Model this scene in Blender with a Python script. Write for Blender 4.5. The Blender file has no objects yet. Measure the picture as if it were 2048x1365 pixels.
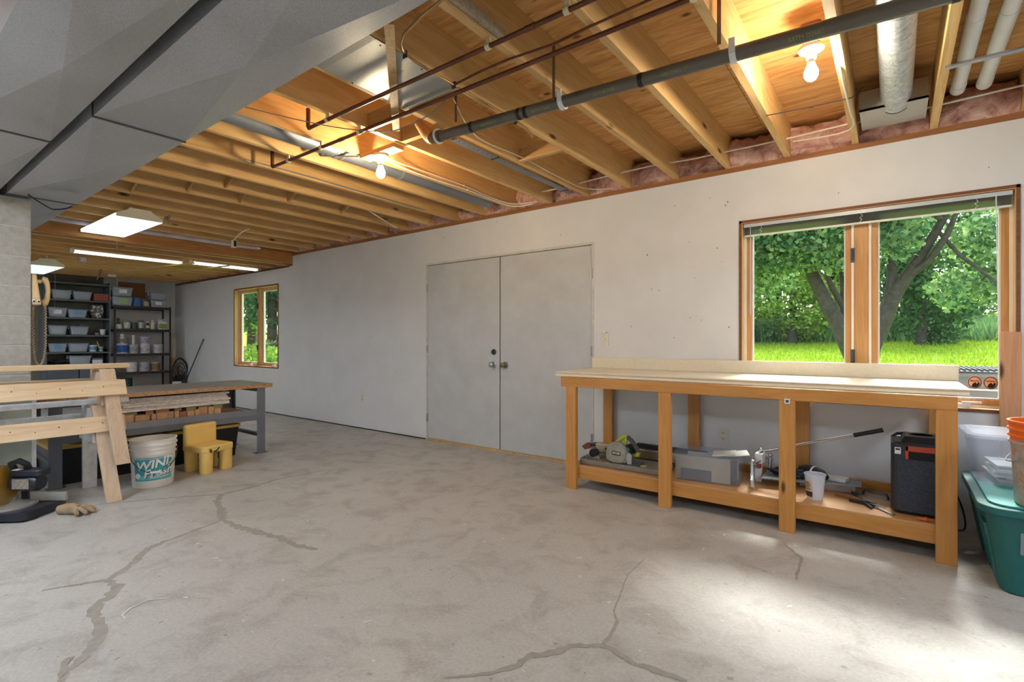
import bpy, bmesh, math, random
from math import sin, cos, pi, radians, sqrt
from mathutils import Vector, Matrix
random.seed(7)
sc = bpy.context.scene
col = sc.collection

# ---------------------------------------------------------------- camera, sky, sun, exposure
cam_d = bpy.data.cameras.new('camera')
cam = bpy.data.objects.new('camera', cam_d); col.objects.link(cam)
cam_d.sensor_width = 36.0; cam_d.lens = 36.0 * 1012 / 2048; cam_d.clip_start = .05; cam_d.clip_end = 400
cam.location = (0, 0, 1.152); cam.rotation_euler = (radians(90), 0, math.atan(763 / 1012))
sc.camera = cam
vs = sc.view_settings
vs.view_transform = 'Standard'; vs.look = 'None'; vs.gamma = 1; vs.exposure = 0.0; vs.use_curve_mapping = False
sc.display_settings.display_device = 'sRGB'

world = bpy.data.worlds.new('world'); sc.world = world; world.use_nodes = True
wn = world.node_tree; bg = wn.nodes['Background']
SKY = 2.0
sk = wn.nodes.new('ShaderNodeTexSky'); sk.sky_type = 'NISHITA'; sk.sun_disc = False
sk.sun_elevation = radians(46); sk.sun_rotation = 0; sk.air_density = 1.2; sk.dust_density = 3.0; sk.ozone_density = 1.0
mixs = wn.nodes.new('ShaderNodeMix'); mixs.data_type = 'RGBA'; mixs.inputs[0].default_value = .8
wn.links.new(sk.outputs[0], mixs.inputs[6]); mixs.inputs[7].default_value = (.93, .97, 1.0, 1)
wn.links.new(mixs.outputs[2], bg.inputs[0]); bg.inputs[1].default_value = SKY

sun_d = bpy.data.lights.new('sun', 'SUN'); sun_d.energy = 8.8; sun_d.angle = radians(15); sun_d.color = (1, .98, .95)
sun = bpy.data.objects.new('sun', sun_d); col.objects.link(sun)
sun.location = (0, 30, 30); sun.rotation_euler = (radians(-44), 0, radians(1))   # shines towards -Y and down

BULB_L = 800.0        # bare bulbs
FILL_L = 27.0          # diffusers of the fill fixtures added out of view

# ---------------------------------------------------------------- helpers
def lin(c):
    return tuple((x / 12.92 if x <= .04045 else ((x + .055) / 1.055) ** 2.4) for x in c)
def H(h):
    h = h.lstrip('#'); return lin(tuple(int(h[i:i + 2], 16) / 255 for i in (0, 2, 4)))
def c4(c): return (c[0], c[1], c[2], 1)

class MB:
    def __init__(s): s.v = []; s.f = []
    def add(s, vs, fs):
        n = len(s.v); s.v += [tuple(p) for p in vs]; s.f += [tuple(i + n for i in f) for f in fs]; return s
    def box(s, x0, x1, y0, y1, z0, z1):
        return s.hexa([(x0, y0, z0), (x1, y0, z0), (x1, y1, z0), (x0, y1, z0), (x0, y0, z1), (x1, y0, z1), (x1, y1, z1), (x0, y1, z1)])
    def hexa(s, p):
        return s.add(p, [(3, 2, 1, 0), (4, 5, 6, 7), (0, 1, 5, 4), (1, 2, 6, 5), (2, 3, 7, 6), (3, 0, 4, 7)])
    def bar(s, p, q, w, h, up=(0, 0, 1)):
        p, q = Vector(p), Vector(q); d = (q - p).normalized(); a = d.cross(Vector(up))
        if a.length < 1e-4: a = d.cross(Vector((1, 0, 0)))
        a.normalize(); b = a.cross(d).normalized(); a *= w / 2; b *= h / 2
        return s.hexa([p - a - b, p + a - b, q + a - b, q - a - b, p - a + b, p + a + b, q + a + b, q - a + b])
    def tube(s, pts, r, n=8, caps=True, closed=False):
        pts = [Vector(p) for p in pts]; m = len(pts); n0 = len(s.v); prev = None
        for i, p in enumerate(pts):
            if closed: t = pts[(i + 1) % m] - pts[i - 1]
            else: t = pts[min(i + 1, m - 1)] - pts[max(i - 1, 0)]
            t.normalize()
            if prev is None:
                a = t.cross(Vector((0, 0, 1)))
                if a.length < 1e-3: a = t.cross(Vector((1, 0, 0)))
            else:
                a = prev - t * prev.dot(t)
            a.normalize(); prev = a; b = t.cross(a); rr = r[i] if isinstance(r, (list, tuple)) else r
            for k in range(n):
                g = 2 * pi * k / n; s.v.append(tuple(p + a * cos(g) * rr + b * sin(g) * rr))
        e = m if closed else m - 1
        for i in range(e):
            for k in range(n):
                j = (i + 1) % m; k2 = (k + 1) % n
                s.f.append((n0 + i * n + k, n0 + i * n + k2, n0 + j * n + k2, n0 + j * n + k))
        if caps and not closed:
            s.f.append(tuple(n0 + k for k in range(n - 1, -1, -1))); s.f.append(tuple(n0 + (m - 1) * n + k for k in range(n)))
        return s
    def lathe(s, prof, n=20, c=(0, 0, 0), sx=1, sy=1, axis='Z', a0=0, a1=2 * pi):
        n0 = len(s.v); full = abs(a1 - a0 - 2 * pi) < 1e-6; cnt = n if full else n + 1
        for (r, z) in prof:
            for k in range(cnt):
                g = a0 + (a1 - a0) * k / n; x, y = r * cos(g) * sx, r * sin(g) * sy
                if axis == 'Z': q = (x, y, z)
                elif axis == 'Y': q = (x, z, y)
                else: q = (z, x, y)
                s.v.append((q[0] + c[0], q[1] + c[1], q[2] + c[2]))
        for i in range(len(prof) - 1):
            for k in range(n):
                k2 = (k + 1) % cnt
                f = (n0 + i * cnt + k, n0 + i * cnt + k2, n0 + (i + 1) * cnt + k2, n0 + (i + 1) * cnt + k)
                s.f.append(f if axis != 'Y' else f[::-1])
        if full:
            if prof[0][0] > 1e-5: s.f.append(tuple(n0 + k for k in range(cnt - 1, -1, -1)))
            if prof[-1][0] > 1e-5: s.f.append(tuple(n0 + (len(prof) - 1) * cnt + k for k in range(cnt)))
        return s
    def cyl(s, c, r, h, n=16, axis='Z', r2=None):
        r2 = r if r2 is None else r2
        return s.lathe([(r, 0), (r2, h)], n, c, axis=axis)
    def sphere(s, c, r, n=14, m=8, sc_=(1, 1, 1)):
        n0 = len(s.v)
        for i in range(m + 1):
            a = -pi / 2 + pi * i / m
            for k in range(n):
                g = 2 * pi * k / n
                s.v.append((c[0] + r * cos(a) * cos(g) * sc_[0], c[1] + r * cos(a) * sin(g) * sc_[1], c[2] + r * sin(a) * sc_[2]))
        for i in range(m):
            for k in range(n):
                k2 = (k + 1) % n
                s.f.append((n0 + i * n + k, n0 + i * n + k2, n0 + (i + 1) * n + k2, n0 + (i + 1) * n + k))
        return s
    def extr(s, poly, plane, a, b):
        def q(p, d):
            return {'xz': (p[0], d, p[1]), 'xy': (p[0], p[1], d), 'yz': (d, p[0], p[1])}[plane]
        n = len(poly); n0 = len(s.v)
        s.v += [q(p, a) for p in poly] + [q(p, b) for p in poly]
        s.f.append(tuple(n0 + i for i in range(n))[::-1]); s.f.append(tuple(n0 + n + i for i in range(n)))
        for i in range(n):
            j = (i + 1) % n; s.f.append((n0 + i, n0 + j, n0 + n + j, n0 + n + i))
        return s
    def rrect(s, x0, x1, y0, y1, z0, z1, r, seg=4, taper=0, axis='Z'):
        def ring(x0, x1, y0, y1, r):
            o = []
            for cx, cy, g0 in ((x1 - r, y1 - r, 0), (x0 + r, y1 - r, pi / 2), (x0 + r, y0 + r, pi), (x1 - r, y0 + r, 1.5 * pi)):
                for k in range(seg + 1):
                    g = g0 + pi / 2 * k / seg; o.append((cx + r * cos(g), cy + r * sin(g)))
            return o
        A = ring(x0 + taper, x1 - taper, y0 + taper, y1 - taper, max(r - taper * .5, .002)); B = ring(x0, x1, y0, y1, r); n = len(A); n0 = len(s.v)
        def q(p, z): return (p[0], p[1], z) if axis == 'Z' else ((p[0], z, p[1]) if axis == 'Y' else (z, p[0], p[1]))
        s.v += [q(p, z0) for p in A] + [q(p, z1) for p in B]
        s.f.append(tuple(n0 + i for i in range(n))[::-1]); s.f.append(tuple(n0 + n + i for i in range(n)))
        for i in range(n):
            j = (i + 1) % n; s.f.append((n0 + i, n0 + j, n0 + n + j, n0 + n + i))
        return s
    def shell(s, x0, x1, y0, y1, z0, z1, r, t, taper=0, seg=4):
        """open box with rounded corners, wall thickness t"""
        def ring(x0, x1, y0, y1, r, z):
            o = []
            for cx, cy, g0 in ((x1 - r, y1 - r, 0), (x0 + r, y1 - r, pi / 2), (x0 + r, y0 + r, pi), (x1 - r, y0 + r, 1.5 * pi)):
                for k in range(seg + 1):
                    g = g0 + pi / 2 * k / seg; o.append((cx + r * cos(g), cy + r * sin(g), z))
            return o
        R = [ring(x0 + taper, x1 - taper, y0 + taper, y1 - taper, r, z0), ring(x0, x1, y0, y1, r, z1),
             ring(x0 + t, x1 - t, y0 + t, y1 - t, max(r - t, .002), z1), ring(x0 + taper + t, x1 - taper - t, y0 + taper + t, y1 - taper - t, max(r - t, .002), z0 + t)]
        n = len(R[0]); n0 = len(s.v)
        for q in R: s.v += q
        s.f.append(tuple(n0 + i for i in range(n))[::-1]); s.f.append(tuple(n0 + 3 * n + i for i in range(n)))
        for a in range(3):
            for i in range(n):
                j = (i + 1) % n; s.f.append((n0 + a * n + i, n0 + a * n + j, n0 + (a + 1) * n + j, n0 + (a + 1) * n + i))
        return s
    def xf(s, M, i0=0):
        s.v = s.v[:i0] + [tuple(M @ Vector(p)) for p in s.v[i0:]]; return s
    def mesh(s, name, smooth=None):
        me = bpy.data.meshes.new(name); me.from_pydata(s.v, [], s.f); me.validate()
        b = bmesh.new(); b.from_mesh(me); bmesh.ops.recalc_face_normals(b, faces=b.faces); b.to_mesh(me); b.free()
        if smooth:
            for p in me.polygons: p.use_smooth = True
            me.set_sharp_from_angle(angle=radians(smooth))
        return me
    def build(s, name, mat, parent=None, smooth=None, bevel=0, loc=None, rz=0):
        me = s.mesh(name, smooth); me.materials.append(mat)
        return link(name, me, parent, bevel, loc, rz)

def link(name, me, parent=None, bevel=0, loc=None, rz=0):
    o = bpy.data.objects.new(name, me); col.objects.link(o)
    if parent is not None: o.parent = parent
    if loc is not None: o.location = loc
    o.rotation_euler[2] = rz
    if bevel:
        m = o.modifiers.new('bevel', 'BEVEL'); m.width = bevel; m.segments = 2; m.limit_method = 'ANGLE'
    return o
def tag(o, label, cat, group=None):
    o['label'] = label; o['category'] = cat
    if group: o['group'] = group
    return o
def thing(name, label, cat, loc=(0, 0, 0), rz=0, group=None):
    o = bpy.data.objects.new(name, None); col.objects.link(o); o.empty_display_size = .05
    o.location = loc; o.rotation_euler[2] = rz
    return tag(o, label, cat, group)
def struct(name, loc=(0, 0, 0)):
    o = bpy.data.objects.new(name, None); col.objects.link(o); o.location = loc; o['kind'] = 'structure'; return o
def sbuild(mb, name, mat, **k):
    o = mb.build(name, mat, **k); o['kind'] = 'structure'; return o
def dup(root, loc, rz, label, group=None):
    r = root.copy(); col.objects.link(r); r.location = loc; r.rotation_euler = (0, 0, rz); r['label'] = label
    if group: r['group'] = group
    for ch in root.children:
        c = ch.copy(); col.objects.link(c); c.parent = r
        for g in ch.children:
            d = g.copy(); col.objects.link(d); d.parent = c
    return r
def text_mb(body, size, shear=0, bold=0, align='CENTER'):
    cu = bpy.data.curves.new('txt', 'FONT'); cu.body = body; cu.size = size; cu.align_x = align; cu.align_y = 'CENTER'; cu.shear = shear; cu.offset = bold; cu.resolution_u = 3
    o = bpy.data.objects.new('txt', cu); col.objects.link(o)
    dg = bpy.context.evaluated_depsgraph_get(); me = o.evaluated_get(dg).to_mesh()
    m = MB(); m.add([tuple(v.co) for v in me.vertices], [tuple(p.vertices) for p in me.polygons])
    o.evaluated_get(dg).to_mesh_clear(); bpy.data.objects.remove(o); bpy.data.curves.remove(cu)
    return m
def flat_text(body, size, name, mat, parent, M, **k):
    m = text_mb(body, size, **k); m.xf(M)
    me = bpy.data.meshes.new(name); me.from_pydata(m.v, [], m.f); me.materials.append(mat)
    return link(name, me, parent)

# ---------------------------------------------------------------- materials
class NT:
    def __init__(s, name):
        s.m = bpy.data.materials.new(name); s.m.use_nodes = True; s.t = s.m.node_tree; s.b = s.t.nodes['Principled BSDF']; s.o = s.t.nodes['Material Output']
    def n(s, typ, **k):
        q = s.t.nodes.new(typ)
        for a, v in k.items(): setattr(q, a, v)
        return q
    def l(s, a, b): s.t.links.new(a, b)
    def coords(s, scale=(1, 1, 1), rnd=False, kind='Object'):
        tc = s.n('ShaderNodeTexCoord'); mp = s.n('ShaderNodeMapping'); mp.inputs['Scale'].default_value = scale
        src = tc.outputs[kind]
        if rnd:
            oi = s.n('ShaderNodeObjectInfo'); ml = s.n('ShaderNodeMath', operation='MULTIPLY'); ml.inputs[1].default_value = 61.7
            s.l(oi.outputs['Random'], ml.inputs[0]); ad = s.n('ShaderNodeVectorMath', operation='ADD'); s.l(src, ad.inputs[0]); s.l(ml.outputs[0], ad.inputs[1]); src = ad.outputs[0]
        s.l(src, mp.inputs[0]); return mp.outputs[0]
    def noise(s, vec, scale, detail=4, rough=.55, dist=0):
        q = s.n('ShaderNodeTexNoise'); q.inputs['Scale'].default_value = scale; q.inputs['Detail'].default_value = detail; q.inputs['Roughness'].default_value = rough; q.inputs['Distortion'].default_value = dist
        s.l(vec, q.inputs['Vector']); return q.outputs['Fac']
    def ramp(s, fac, stops):
        q = s.n('ShaderNodeValToRGB'); e = q.color_ramp.elements
        while len(e) < len(stops): e.new(.5)
        for i, (p, c) in enumerate(stops): e[i].position = p; e[i].color = c4(c) if len(c) == 3 else c
        s.l(fac, q.inputs[0]); return q.outputs[0]
    def mix(s, fac, a, b, mode='MIX'):
        q = s.n('ShaderNodeMix', data_type='RGBA', blend_type=mode)
        if isinstance(fac, (int, float)): q.inputs[0].default_value = fac
        else: s.l(fac, q.inputs[0])
        for i, x in ((6, a), (7, b)):
            if isinstance(x, tuple): q.inputs[i].default_value = c4(x)
            else: s.l(x, q.inputs[i])
        return q.outputs[2]
    def bump(s, h, strength=.3, dist=.01):
        q = s.n('ShaderNodeBump'); q.inputs['Strength'].default_value = strength; q.inputs['Distance'].default_value = dist; s.l(h, q.inputs['Height']); s.l(q.outputs[0], s.b.inputs['Normal'])
    def set(s, rough=.6, metal=0, spec=None):
        s.b.inputs['Roughness'].default_value = rough; s.b.inputs['Metallic'].default_value = metal
        if spec is not None: s.b.inputs['Specular IOR Level'].default_value = spec
        return s.m

def mat(name, c, rough=.55, metal=0, var=.12, scale=9, bump=0, bscale=60, spec=None):
    c = H(c) if isinstance(c, str) else c
    q = NT(name); v = q.coords(rnd=True); f = q.noise(v, scale, 5)
    q.l(q.ramp(f, [(.3, tuple(x * (1 - var) for x in c)), (.7, tuple(min(1, x * (1 + var)) for x in c))]), q.b.inputs['Base Color'])
    if bump: q.bump(q.noise(v, bscale, 3), bump, .004)
    return q.set(rough, metal, spec)

def wood(name, light, dark, axis='Y', rough=.6, knots=True, kcol='#5a3214', vary=.25, gs=1.0, knotsize=.11):
    q = NT(name); L, D = H(light), H(dark)
    def sc3(along, cross): return {'X': (along, cross, cross), 'Y': (cross, along, cross), 'Z': (cross, cross, along)}[axis]
    v = q.coords(tuple(x * gs for x in sc3(.9, 11)), rnd=True)
    g = q.noise(v, 2.2, 5, .6, 1.4); g2 = q.noise(q.coords(tuple(x * gs for x in sc3(4, 120)), rnd=True), 1.5, 2, .5)
    base = q.ramp(g, [(.28, D), (.5, tuple((a + b) / 2 for a, b in zip(L, D))), (.72, L)])
    base = q.mix(.25, base, q.ramp(g2, [(.3, D), (.7, L)]))
    oi = q.n('ShaderNodeObjectInfo')
    tint = q.ramp(oi.outputs['Random'], [(0, (1 - vary, 1 - vary * 1.15, 1 - vary * 1.4)), (1, (1, 1, 1))])
    base = q.mix(1.0, base, tint, 'MULTIPLY')
    if knots:
        vo = q.n('ShaderNodeTexVoronoi'); vo.inputs['Scale'].default_value = 1.0; vo.inputs['Randomness'].default_value = 1
        q.l(q.coords(tuple(x * gs for x in sc3(1.6, 5.0)), rnd=True), vo.inputs['Vector'])
        k = q.ramp(vo.outputs['Distance'], [(knotsize * .45, (1, 1, 1)), (knotsize, (0, 0, 0))])
        base = q.mix(k, base, H(kcol))
    q.l(base, q.b.inputs['Base Color']); q.bump(g2, .08, .003)
    return q.set(rough)

def emit(name, c, s):
    q = NT(name); q.b.inputs['Base Color'].default_value = (1, 1, 1, 1); q.b.inputs['Emission Color'].default_value = c4(c); q.b.inputs['Emission Strength'].default_value = s
    return q.set(.5)

def clear(name, tint=(.95, .97, 1), alpha=.35, rough=.25, milky='#dfe6ee'):
    """thin translucent plastic: part transparent, part milky"""
    q = NT(name); tr = q.n('ShaderNodeBsdfTransparent'); tr.inputs[0].default_value = c4(tint)
    q.b.inputs['Base Color'].default_value = c4(H(milky)); q.b.inputs['Roughness'].default_value = rough
    mx = q.n('ShaderNodeMixShader'); mx.inputs[0].default_value = alpha; q.l(tr.outputs[0], mx.inputs[1]); q.l(q.b.outputs[0], mx.inputs[2]); q.l(mx.outputs[0], q.o.inputs[0])
    return q.m

def glass(name):
    q = NT(name); tr = q.n('ShaderNodeBsdfTransparent'); tr.inputs[0].default_value = (.96, .98, .97, 1); gl = q.n('ShaderNodeBsdfGlossy'); gl.inputs['Roughness'].default_value = .02
    lw_ = q.n('ShaderNodeLayerWeight'); pw = q.n('ShaderNodeMath', operation='POWER'); pw.inputs[1].default_value = 5; q.l(lw_.outputs['Facing'], pw.inputs[0]); ma = q.n('ShaderNodeMath', operation='MULTIPLY_ADD'); ma.inputs[1].default_value = .9; ma.inputs[2].default_value = .025; q.l(pw.outputs[0], ma.inputs[0]); mx = q.n('ShaderNodeMixShader')
    q.l(ma.outputs[0], mx.inputs[0]); q.l(tr.outputs[0], mx.inputs[1]); q.l(gl.outputs[0], mx.inputs[2]); q.l(mx.outputs[0], q.o.inputs[0])
    return q.m

def leafmat(name, a, b, trans=.45):
    q = NT(name); ge = q.n('ShaderNodeNewGeometry'); base = q.ramp(ge.outputs['Random Per Island'], [(0, H(a)), (1, H(b))])
    df = q.n('ShaderNodeBsdfDiffuse'); tl = q.n('ShaderNodeBsdfTranslucent'); mx = q.n('ShaderNodeMixShader'); mx.inputs[0].default_value = trans
    q.l(base, df.inputs[0]); q.l(q.mix(1.0, base, (1.05, 1.08, .65), 'MULTIPLY'), tl.inputs[0])
    q.l(df.outputs[0], mx.inputs[1]); q.l(tl.outputs[0], mx.inputs[2]); q.l(mx.outputs[0], q.o.inputs[0])
    return q.m

def concrete(name, a, b, dark):
    q = NT(name); v = q.coords()
    big = q.noise(v, .7, 6, .62, .4); mid = q.noise(v, 4.5, 6, .65, .6); fine = q.noise(v, 70, 3, .6)
    base = q.ramp(big, [(.3, H(a)), (.7, H(b))])
    st = q.ramp(mid, [(.36, (1, 1, 1)), (.52, (0, 0, 0))]); base = q.mix(q.mix(.72, (0, 0, 0), st), base, H(dark))
    base = q.mix(.22, base, q.ramp(fine, [(.35, H(dark)), (.65, H('#d6d3cb'))]))
    sp = q.noise(v, 26, 2, .4); base = q.mix(q.ramp(sp, [(.24, (.5, .5, .5)), (.29, (0, 0, 0))]), base, H('#6b665c'))
    sw = q.noise(q.coords((1, 2.4, 1)), 19, 2, .4); base = q.mix(q.ramp(sw, [(.765, (0, 0, 0)), (.79, (.8, .8, .8))]), base, H('#e9e7e0'))
    q.l(base, q.b.inputs['Base Color']); q.bump(q.noise(v, 130, 4), .1, .003)
    r = q.ramp(mid, [(.3, (.5, .5, .5)), (.7, (.3, .3, .3))]); q.l(r, q.b.inputs['Roughness']); q.b.inputs['Specular IOR Level'].default_value = .45
    return q.m

def sheetmetal(name, c, rough=.42, metal=.75):
    q = NT(name); v = q.coords(rnd=True); c = H(c)
    f = q.noise(v, 2.5, 5); g = q.noise(v, 170, 2)
    base = q.ramp(f, [(.3, tuple(x * .78 for x in c)), (.7, c)]); base = q.mix(.25, base, q.ramp(g, [(.35, tuple(x * .55 for x in c)), (.65, tuple(min(1, x * 1.35) for x in c))]))
    q.l(base, q.b.inputs['Base Color']); q.l(q.ramp(f, [(.3, (rough - .1,) * 3), (.7, (rough + .12,) * 3)]), q.b.inputs['Roughness']); q.b.inputs['Metallic'].default_value = metal
    return q.m

def plywood(name):
    q = NT(name); v = q.coords((1.2, 9, 1), rnd=True); g = q.noise(v, 2.4, 6, .62, 1.0)
    base = q.ramp(g, [(.3, H('#b0763c')), (.5, H('#d09c5e')), (.72, H('#e3ba80'))])
    vo = q.n('ShaderNodeTexVoronoi'); q.l(q.coords((3.0, 5.0, 1), rnd=True), vo.inputs['Vector']); vo.inputs['Scale'].default_value = 1
    base = q.mix(q.ramp(vo.outputs['Distance'], [(.05, (1, 1, 1)), (.11, (0, 0, 0))]), base, H('#5b2f12'))
    lo = q.noise(q.coords((2.2, 22, 1), rnd=True), 2.0, 2, .4); base = q.mix(q.ramp(lo, [(.22, (.8, .8, .8)), (.29, (0, 0, 0))]), base, H('#6a3a16'))
    q.l(base, q.b.inputs['Base Color']); q.bump(g, .12, .004)
    return q.set(.65)

def insul(name):
    q = NT(name); v = q.coords(rnd=True); f = q.noise(v, 9, 6, .65, 1.2)
    q.l(q.ramp(f, [(.28, H('#a06a5a')), (.5, H('#d6a594')), (.72, H('#efd5c8'))]), q.b.inputs['Base Color']); q.bump(f, .8, .03)
    return q.set(.9, 0, .2)

M = dict(
 floor=concrete('floor_concrete', '#b0ada6', '#c0bdb6', '#98938a'), crack=mat('crack_filler', '#9c978c', .75, var=.1, scale=30, bump=.3), chalk=mat('white_scuff', '#d9d6cf', .8),
 wall=mat('painted_drywall', '#dcdcdb', .7, var=.04, scale=3, bump=.05, bscale=90), block=mat('concrete_block', '#aaa69c', .85, var=.12, scale=26, bump=.9, bscale=140), mortar=mat('mortar', '#bab6ab', .85, var=.08, scale=20, bump=.4),
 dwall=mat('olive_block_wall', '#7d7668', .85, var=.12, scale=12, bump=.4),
 door=mat('grey_door_paint', '#c3c5c5', .5, var=.06, scale=5), dtrim=mat('door_frame_paint', '#cbc9c2', .55, var=.12, scale=12),
 joist=wood('joist_pine', '#eccb90', '#cf9c5a', 'Y', vary=.22, knotsize=.1), ply=plywood('plywood'), plate=wood('sill_plate_wood', '#b9804a', '#8a5428', 'X'), beam=wood('beam_fir', '#c88f4e', '#a2662f', 'Y', vary=.05),
 lathx=wood('lath_wood', '#dfc08a', '#b98e54', 'Z', knots=False), blocking=wood('blocking_wood', '#d9b274', '#b07f43', 'X'), insul=insul('fibreglass'), gray_wood=wood('grey_bridging_wood', '#c4bba6', '#8f8471', 'X', knots=False),
 galv=sheetmetal('galvanised_sheet', '#bfc0c2', .44, .5), galv2=sheetmetal('galvanised_bright', '#c3c3bd', .36, .8), galvd=sheetmetal('galvanised_blue', '#8d939c', .5, .7), seam=mat('duct_seam', '#5c5d5f', .6, .4), black=mat('black_plastic', '#1c1d20', .45), blackm=mat('matt_black', '#111214', .8),
 copper=mat('aged_copper', '#6d4433', .42, .6, .3, 6), brass=mat('bright_tube', '#b59468', .3, .8, .2, 8), abs=mat('black_pipe', '#665f52', .28, .0, .15, 5), tape=mat('black_tape', '#121212', .5), print=mat('green_print', '#8e9a4a', .6), strap=mat('steel_strap', '#8a7a62', .4, .7), clip=mat('plastic_clip', '#d8cfa8', .45), whitep=mat('white_plastic', '#e6e6e4', .4, var=.04), ivory=mat('ivory_plastic', '#ddd8c6', .45, var=.04),
 pvc=mat('white_pvc', '#e4e6e8', .35, var=.04), foil=None, cable=mat('cable_sheath', '#e2ddcf', .5, var=.06), wire=mat('thin_grey_wire', '#85817a', .5), blackwire=mat('black_cord', '#1a1a1e', .5), steel=mat('steel', '#b6b8ba', .3, .85, .15, 10), chrome=mat('chrome', '#d2d3d5', .16, .95, .05), darksteel=mat('dark_steel', '#54575b', .4, .7),
 bulb=emit('bulb_glow', (1, .80, .52), BULB_L), bulb2=emit('bulb_glow_pale', (1, .86, .66), BULB_L * .7), lens=emit('tube_diffuser', (.86, 1.0, .99), 1.4), lens_fill=emit('fill_diffuser', (.80, .93, 1.10), FILL_L), lensoff=emit('diffuser_dim', (.93, 1, 1), .8), fix=mat('fixture_enamel', '#e4ddcb', .45, var=.05), ceramic=mat('porcelain', '#efe9da', .3, var=.03),
 glass=glass('window_glass'),
 pine=wood('window_pine', '#e2bd84', '#c0905a', 'Z', .45, knots=False, vary=.05), pined=wood('window_stained_pine', '#dba86c', '#ba8149', 'Z', .4, knots=False, vary=.05), edge=wood('opening_edge_wood', '#8d5a36', '#5d3820', 'X', knots=False, vary=.05), pinew=mat('window_white_edge', '#efe8da', .5, var=.05),
 bench=wood('bench_stained_pine', '#d79c52', '#b87a34', 'X', .42, vary=.1, knotsize=.08), benchz=wood('bench_leg_pine', '#d79c52', '#b87a34', 'Z', .42, vary=.1, knotsize=.08), shelfw=wood('bench_shelf_board', '#d3a36a', '#b98550', 'X', .45, vary=.05), counter=mat('laminate_counter', '#e2d8c0', .38, var=.05, scale=60), post=wood('post_fir', '#d6a074', '#b57d54', 'Z', .6, vary=.05),
)
def foilm():
    q = NT('foil_wrap'); v = q.coords((1, 1, 1)); f = q.noise(v, 26, 4, .6, 1.5)
    q.l(q.ramp(f, [(.3, H('#9fa6ab')), (.7, H('#dfe3e6'))]), q.b.inputs['Base Color']); q.bump(f, .5, .01); return q.set(.42, .25)
M['foil'] = foilm()
# ---------------------------------------------------------------- room shell
D = 4.127; WT = .15; XL = -11.77; XR = 2.8; YF = -3.2
JB = 2.484; JH = .235; JT = JB + JH          # joist bottom / top, near bay
FB = 2.315                                    # joist bottom, far bay
floor = sbuild(MB().box(XL - .1, XR + .1, YF - .1, D + .06, -.12, 0), 'floor', M['floor'])

def ribbon(pts, wid, z, seed, jit=.35):
    rnd = random.Random(seed); P = []
    for i in range(len(pts) - 1):                          # subdivide
        a, b = pts[i], pts[i + 1]; d = sqrt((a[0] - b[0]) ** 2 + (a[1] - b[1]) ** 2); n = max(1, int(d / .02))
        for k in range(n):
            t = k / n; P.append((a[0] + (b[0] - a[0]) * t, a[1] + (b[1] - a[1]) * t, wid[i] + (wid[i + 1] - wid[i]) * t))
    P.append((pts[-1][0], pts[-1][1], wid[-1])); L = []; R = []
    for i, (x, y, w) in enumerate(P):
        p, q = P[max(i - 1, 0)], P[min(i + 1, len(P) - 1)]; tx, ty = q[0] - p[0], q[1] - p[1]; l = sqrt(tx * tx + ty * ty) or 1; nx, ny = -ty / l, tx / l
        a = w * (.5 + rnd.uniform(-jit, jit)); b = w * (.5 + rnd.uniform(-jit, jit)); L.append((x + nx * a, y + ny * a, z)); R.append((x - nx * b, y - ny * b, z))
    m = MB(); n = len(L); m.v = L + R; m.f = [(i, n + i, n + i + 1, i + 1) for i in range(n - 1)]; return m
CRACKS = [
 ([(-4.49, 1.08), (-4.4, 1.2), (-4.3, 1.37), (-4.19, 1.53), (-4.03, 1.73), (-4.03, 1.95), (-4.09, 2.18), (-4.08, 2.36), (-4.05, 2.6)], [.015, .025, .03, .03, .03, .028, .025, .02, .01]),
 ([(-4.03, 1.72), (-3.88, 1.63), (-3.69, 1.57), (-3.44, 1.48)], [.05, .055, .06, .06]),
 ([(-3.44, 1.48), (-3.42, 1.39), (-3.39, 1.3), (-3.36, 1.21), (-3.34, 1.11), (-3.28, 1.01), (-3.16, 0.92), (-3.07, 0.83), (-3.02, 0.77)], [.02, .025, .03, .035, .035, .045, .045, .04, .03]),
 ([(-3.02, 0.77), (-2.91, 0.78), (-2.82, 0.73), (-2.79, 0.68), (-2.66, 0.64), (-2.54, 0.63), (-2.47, 0.61), (-2.41, 0.56), (-2.33, 0.52), (-2.3, 0.47), (-2.24, 0.44)], [.04, .055, .055, .05, .05, .045, .045, .045, .04, .035, .03]),
 ([(-3.43, 1.48), (-3.21, 1.48), (-3.03, 1.51), (-2.88, 1.54), (-2.7, 1.54), (-2.54, 1.58)], [.04, .06, .06, .06, .05, .03]),
 ([(-3.02, 0.77), (-3.07, 0.7), (-3.1, 0.63), (-3.14, 0.56)], [.025, .022, .018, .008]),
 ([(-1.23, 1.24), (-1.12, 1.35), (-1.07, 1.43), (-1.06, 1.51), (-1.0, 1.59), (-0.97, 1.66), (-0.88, 1.73), (-0.82, 1.73), (-0.73, 1.7), (-0.63, 1.72), (-0.56, 1.72)], [.012, .02, .03, .035, .035, .03, .035, .03, .03, .03, .02]),
 ([(-0.88, 1.73), (-0.89, 1.85), (-0.91, 1.92), (-0.95, 1.99), (-0.98, 2.08), (-1.04, 2.32), (-1.05, 2.55)], [.025, .02, .015, .01, .01, .01, .008]),
 ([(-0.38, 2.77), (-0.39, 3.06), (-0.5, 3.23)], [.015, .022, .015]),
 ([(-2.39, 0.5), (-2.32, 0.47), (-2.27, 0.45)], [.035, .03, .02]),
]
for i, (p, w) in enumerate(CRACKS):
    ribbon([(x + .004 * sin(37 * y), y + .004 * sin(41 * x)) for x, y in p], [q_ * .8 for q_ in w], .0004 + .0002 * i, i, .28).build('crack', M['crack'], floor)
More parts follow.
